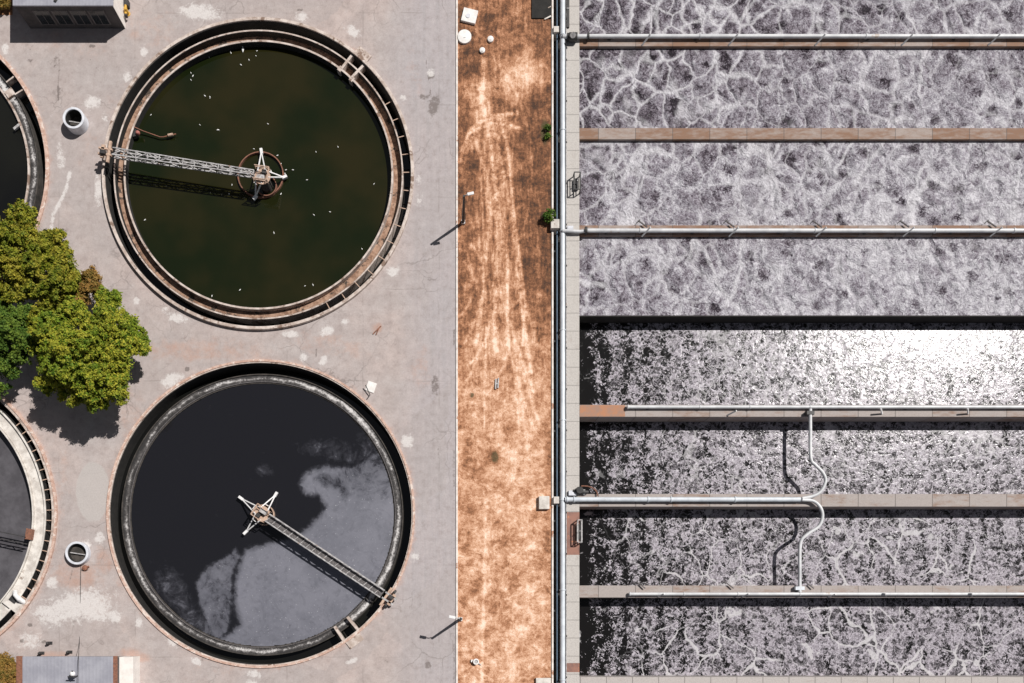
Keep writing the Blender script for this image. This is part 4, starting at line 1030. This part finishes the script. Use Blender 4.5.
# gates at the slab edge
def gate(label, x0, x1, y0, y1, mat):
    t = thing('sluice_gate', at((x0+x1)/2, (y0+y1)/2, .3), label, 'sluice gate')
    for yy in (y0, y1):
        MB().bar(at(x0, yy, .3)+Vector((0,0,0)), at(x0, yy, .3)+Vector((0,0,1.1)), .1).build('post', 'dark', t)
        MB().bar(at(x1, yy, .3), at(x1, yy, .3)+Vector((0,0,1.1)), .1).build('post', mat, t)
    a_, b_, c_, d_ = [at(*q, .3)+Vector((0,0,1.1)) for q in ((x0,y0),(x1,y0),(x1,y1),(x0,y1))]
    m = MB().bar(a_, b_, .09).bar(b_, c_, .11).bar(c_, d_, .09).bar(a_, d_, .1).bar(a_-Vector((0,0,.5)), d_-Vector((0,0,.5)), .08).bar(b_-Vector((0,0,.5)), c_-Vector((0,0,.5)), .08)
    m.build('frame_rail', mat, t)
    MB().box(a_.x+.1, b_.x-.1, c_.y+.4, b_.y-.4, .4, .75).build('gear_box', 'dark', t)
    MB().tube([(a_+c_)/2-Vector((0,0,.8)), (a_+c_)/2+Vector((0,0,.1))], .06, 8).build('screw_stem', 'steel', t)
gate('dark sluice gate frame at the slab edge above the small green shrub', 573, 579, 177, 194, 'dark')
gate('steel sluice gate frame on the rusty plate below the long cross pipe', 576.5, 580.5, 521, 543, 'steel')
t = thing('dark_gap', at(568,10,.3), 'narrow dark gap strip beside the slabs at top of photo', 'gap strip')  # dark strip standing for the dark gap beside the slabs
MB().box(at(566.4,0).x, at(568.8,0).x, at(0,30).y, at(0,-30).y, .31, .5).build('strip_body', 'dark', t); t.name = 'gap_strip'
MB().box(at(566.4,0).x, at(568.8,0).x, at(0,12).y, at(0,11).y, .502, .56).build('clip', 'steel', t)

# ------------------------------------------------------------------ buildings
def building_top():
    k = at(13,28); h = 3.9
    x0, x1 = at(11.5,0,0).x, at(125,0,0).x; y0 = at(0,28.5,0).y; y1 = y0+11
    x0 = at(13.5,0,h).x
    t = thing('utility_building', ((x0+x1)/2, y0, 0), 'small grey block building with four windows at upper left corner', 'building')
    w = MB().box(x0, x1, y0, y1, 0, h-.2).build('wall', 'wallgrey', t)
    MB().box(x1+.003, x1+.05, y0+.0, y1, 0, h-.22).build('side_wall', 'wallwhite', t)
    MB().box(x0-.1, x1+.12, y0-.12, y1+.1, h-.2, h).build('roof', 'ribroof', t, bevel=.02)
    xs = np.linspace(x0+2.6, x1-2.3, 4)
    for xx in xs:
        f = MB().box(xx-.95, xx+.95, y0-.05, y0-.003, .7, 3.0).build('window', 'wallgrey2', t)
        MB().box(xx-.8, xx+.8, y0-.065, y0-.052, .8, 2.9).build('pane', 'glass', f)
        MB().box(xx-.03, xx+.03, y0-.08, y0-.066, .8, 2.9).build('mullion', 'wallgrey2', f)
    MB().bar(Vector((at(55,0,h).x, y0+.3, h+.08)), Vector((at(60,0,h).x, y0+1.2, h+.08)), .3, .12).build('roof_bracket', 'dark', t)
building_top()
def building_bot():
    h = 3.0
    x0, x1 = at(22.5,0,h).x, at(113,0,h).x; yt = at(0,656.5,h).y; xg = at(117,0,h).x
    y1 = yt-9
    t = thing('utility_building', ((x0+x1)/2, y1, 0), 'low building with ribbed grey roof and rusty gutter at lower left corner', 'building')
    MB().box(x0-.2, xg-.05, y1, yt-.1, 0, h-.15).build('wall', 'wallgrey', t)
    MB().box(x0, x1, y1-.1, yt, h-.15, h).build('roof', 'ribroof', t)
    MB().box(x1+.003, xg, y1-.1, yt+.05, h-.2, h-.03).build('gutter', 'rust', t)
    MB().box(x0-.75, x0-.003, y1-.1, yt+.05, h-.2, h-.03).build('gutter', 'rust', t)
    MB().box(xg-.3, at(133,0,2.2).x, y1, at(0,657,2.2).y, 0, 2.2).build('side_annex', 'wallwhite', t, bevel=.02)
    ly = at(0, 674, h).y
    p = at(73, 673.5, 4.2)
building_bot()
p = at(77.5,676,3.0)
t = thing('globe_lamp', p, 'white globe lamp on dark bracket above the ribbed grey roof', 'lamp')
MB().tube([p, p+Vector((0,0,1.3))], .07, 8).build('post', 'dark', t)
MB().bar(p+Vector((-.55,0,1.3)), p+Vector((.45,0,1.3)), .13).bar(p+Vector((0,-.1,1.3)), p+Vector((0,.7,1.3)), .16).build('bracket', 'dark', t)
q = at(72.5,673.8,4.2); MB().lathe(q, [(.01,q.z+.32),(.17,q.z+.27),(.29,q.z+.12),(.32,q.z),(.27,q.z-.16),(.15,q.z-.28),(.01,q.z-.3)], 24).build('globe', 'white', t, True)
t = thing('overhead_cable', at(80,560,0), 'thin dark cable running from the low shaft to the globe lamp', 'cable')
MB().tube(smooth([at(81,546,.05), at(80.5,590,.05), at(79.5,640,.08), at(78.6,655,3.3), at(78,683,3.9), at(78,700,3.9)], 6), .03, 6).build('cable', 'dark', t)
for x_, y_, lb in ((50,643,'slim dark post on the paving above the grey roof'),(42,653,'dark lump at the roof edge, left of two'),(70,652,'dark lump at the roof edge, right of two')):
    p = at(x_, y_); t = thing('bollard', p, lb, 'bollard')
    MB().lathe(p, [(.01,.9),(.12,.85),(.2,.5),(.16,0),(.01,0)], 14).build('post', 'dark', t, True)
    MB().box(p.x-.3, p.x+.3, p.y-.18, p.y+.18, 0, .1).build('base', 'dark', t)
t = thing('hydrant', at(128,14), 'small yellow hydrant at the corner of the building with four windows', 'hydrant')
p = at(128,14)
MB().lathe(p, [(.01,1.0),(.16,.95),(.22,.8),(.2,.1),(.3,.05),(.3,0),(.01,0)], 18).build('barrel', 'yellow', t, True)
MB().tube([p+Vector((-.05,-.55,.6)), p+Vector((-.05,.6,.6))], .15, 12).build('outlet', 'yellow', t, True)
MB().obox(p+Vector((0,-.65,0)), 0, .3, .2, .35, .85).build('cap', 'dark', t); MB().obox(p+Vector((0,.95,0)), 0, .5, .7, 0, .7).build('meter_box', 'dark', t)
# leaning rod on a pale square, by tank B
t = thing('square_cover', at(371,387), 'small square white cover beside the dark scummy tank', 'cover')
MB().obox(at(371,387), math.radians(-20), 1.1, 1.2, .004, .1).build('slab', 'slab', t, bevel=.02)
MB().tube([at(367,399,.1), at(370,395,.25), at(365.5,385,.6)], .06, 8).build('lever', 'dark', t)
t = thing('scrap_bar', at(377,331), 'rusty bar lying on the paving between the two bridge tanks', 'metal bar')
MB().bar(at(373,334,.06), at(381,326,.06), .12).build('bar', 'rust', t)
MB().bar(at(376,335,.05), at(379,328,.05), .1).build('cross_bar', 'rust', t)

# ------------------------------------------------------------------ trees
def leafy(name, centre_clumps, mat, parent, per=46, size=.34, spread=1.0):
    V = []; k = 0
    cl = np.array(centre_clumps)          # x,y,z,r
    n = len(cl)*per
    ci = np.repeat(np.arange(len(cl)), per)
    dirs = rng.normal(size=(n, 3)); dirs /= np.linalg.norm(dirs, axis=1)[:, None]
    rad = rng.random(n)**0.45*(0.8+0.5*rng.random(n))
    c_ = cl[ci, :3] + dirs*(cl[ci, 3]*rad)[:, None]*np.array([1, 1, .75])
    nor = dirs*0.8 + rng.normal(size=(n, 3))*0.55 + np.array([0, 0, .5]); nor /= np.linalg.norm(nor, axis=1)[:, None]
    a = np.cross(nor, rng.normal(size=(n, 3))); a /= np.linalg.norm(a, axis=1)[:, None]; b = np.cross(nor, a)
    s_ = size*(0.5+0.8*rng.random(n))[:, None]
    P = np.stack([c_-a*s_*.5, c_-b*s_*.28+a*s_*.05, c_+a*s_*.6, c_+b*s_*.28+a*s_*.05], 1).reshape(-1, 3)
    off = np.array(parent.location)
    P = (P-off).astype(np.float32)
    me = bpy.data.meshes.new(name); me.vertices.add(len(P)); me.vertices.foreach_set('co', P.ravel())
    me.loops.add(len(P)); me.loops.foreach_set('vertex_index', np.arange(len(P), dtype=np.int32))
    me.polygons.add(n); me.polygons.foreach_set('loop_start', np.arange(0, n*4, 4, dtype=np.int32)); me.update(calc_edges=True)
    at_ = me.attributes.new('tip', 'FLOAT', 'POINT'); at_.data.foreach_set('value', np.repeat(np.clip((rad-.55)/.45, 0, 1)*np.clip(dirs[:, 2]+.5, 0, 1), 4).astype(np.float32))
    me.materials.append(M[mat]); o = bpy.data.objects.new(name, me); scene.collection.objects.link(o); o.parent = parent
    return o
def tree(label, base, lobes, mat, zb, per=64, group='broadleaf trees between the left tanks', size=.27, dens=1.0):
    # lobes: (px, py, z, r_px) seen through the camera, turned into real places
    bp_ = at(*base); t = thing('tree', bp_, label, 'tree', group)
    cl = []; L = []
    for (lx, ly, lz, lr) in lobes:
        p = at(lx, ly, lz); R = lr*S; L.append((p, R))
        ns = 1 if R < .8 else int(5+R*2.6)
        if R >= .8:
            for i in range(int(5+R*R*2.2)):       # inner foliage round the limbs
                d = rng.normal(size=3); d /= np.linalg.norm(d); rr = R*.62*rng.random()**.4
                cl.append((p.x+d[0]*rr, p.y+d[1]*rr, p.z-.35*R+d[2]*rr*.6, .45+.3*rng.random()))
        for q in range(ns):
            if ns == 1: c0, r0 = (p.x, p.y, p.z), R
            else:
                d = rng.normal(size=3); d /= np.linalg.norm(d); d[2] = abs(d[2])-.25
                rr = R*(.50+.25*rng.random()); r0 = R*(.38+.16*rng.random())
                c0 = (p.x+d[0]*rr, p.y+d[1]*rr, p.z+d[2]*rr+rng.normal()*.25*R)
            for i in range(int(6+r0*r0*13*dens)):
                d = rng.normal(size=3); d /= np.linalg.norm(d)
                if d[2] < -.35: d[2] *= -1
                rr = r0*(.35+.85*rng.random())
                cl.append((c0[0]+d[0]*rr, c0[1]+d[1]*rr, c0[2]+d[2]*rr*.85, .16+.30*rng.random()))
    leafy('crown', cl, mat, t, per, size)
    top = max(p.z for p, _ in L)
    m = MB(); cen = sum((p for p, _ in L), Vector())/len(L)
    fork = Vector((bp_.x*.6+cen.x*.4, bp_.y*.6+cen.y*.4, cen.z*.4))
    m.tube([bp_, bp_.lerp(fork, .5)+Vector((.1,.05,0)), fork], [zb, zb*.8, zb*.65], 10)
    tr = m.build('trunk', 'bark', t, True)
    for p, R in L:
        mid = fork.lerp(p, .55)+Vector((rng.normal()*.2, rng.normal()*.2, .2))
        b = MB().tube([fork, mid, p+Vector((0,0,R*.3))], [zb*.5, zb*.3, zb*.1], 7)
        for q in range(5):
            d = Vector(rng.normal(size=3)).normalized(); d.z = abs(d.z)
            b.tube([mid.lerp(p, .6), p+d*R*.8], [zb*.18, zb*.05], 5)
        b.build('limb', 'bark', tr, True)
    return t
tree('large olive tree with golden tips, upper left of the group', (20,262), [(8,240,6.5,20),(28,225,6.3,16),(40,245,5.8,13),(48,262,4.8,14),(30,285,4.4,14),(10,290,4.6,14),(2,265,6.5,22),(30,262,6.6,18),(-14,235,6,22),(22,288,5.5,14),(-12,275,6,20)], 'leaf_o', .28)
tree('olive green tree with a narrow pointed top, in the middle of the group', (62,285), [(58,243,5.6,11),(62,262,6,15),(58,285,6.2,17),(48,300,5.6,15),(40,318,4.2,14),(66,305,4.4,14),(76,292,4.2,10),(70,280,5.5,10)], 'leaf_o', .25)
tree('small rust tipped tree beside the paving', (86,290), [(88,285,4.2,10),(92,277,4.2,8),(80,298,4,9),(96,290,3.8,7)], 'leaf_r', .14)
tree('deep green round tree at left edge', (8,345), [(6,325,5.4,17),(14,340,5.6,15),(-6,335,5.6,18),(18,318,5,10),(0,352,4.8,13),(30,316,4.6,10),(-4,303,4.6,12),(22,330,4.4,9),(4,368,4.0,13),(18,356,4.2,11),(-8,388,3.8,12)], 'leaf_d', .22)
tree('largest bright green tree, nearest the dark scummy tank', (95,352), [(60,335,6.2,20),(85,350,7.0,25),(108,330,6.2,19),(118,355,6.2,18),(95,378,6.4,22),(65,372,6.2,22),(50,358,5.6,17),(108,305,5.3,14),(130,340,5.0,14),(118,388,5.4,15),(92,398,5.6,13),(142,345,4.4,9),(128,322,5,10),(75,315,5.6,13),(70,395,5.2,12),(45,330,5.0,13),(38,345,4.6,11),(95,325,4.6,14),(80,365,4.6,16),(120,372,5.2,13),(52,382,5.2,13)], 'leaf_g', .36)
# rusty shrub bottom left, and brown one in the corner
tree('rust brown shrub beside the ribbed roof building', (8,672), [(6,664,2.2,10),(14,672,2.0,8),(-4,672,2.4,12),(8,682,2.2,10),(16,690,2,8)], 'leaf_r', .12, group='shrubs')
tree('small green shrub growing at the trench edge', (549,217), [(547,216,.7,4.2),(551,214,.8,3.6),(550,219,.6,3)], 'leaf_d', .06, group='shrubs', size=.2)
tree('low dark green weed at the trench edge above the green shrub', (547,132), [(548,128,.25,2.4),(547,136,.25,2.2)], 'leaf_d', .04, group='shrubs', size=.18)
# plants in the far planting bed
tree('orange brown bush at upper left corner', (3,4), [(2,2,.7,6),(8,6,.5,3.5),(-6,6,.6,6)], 'leaf_r', .06, group='shrubs')
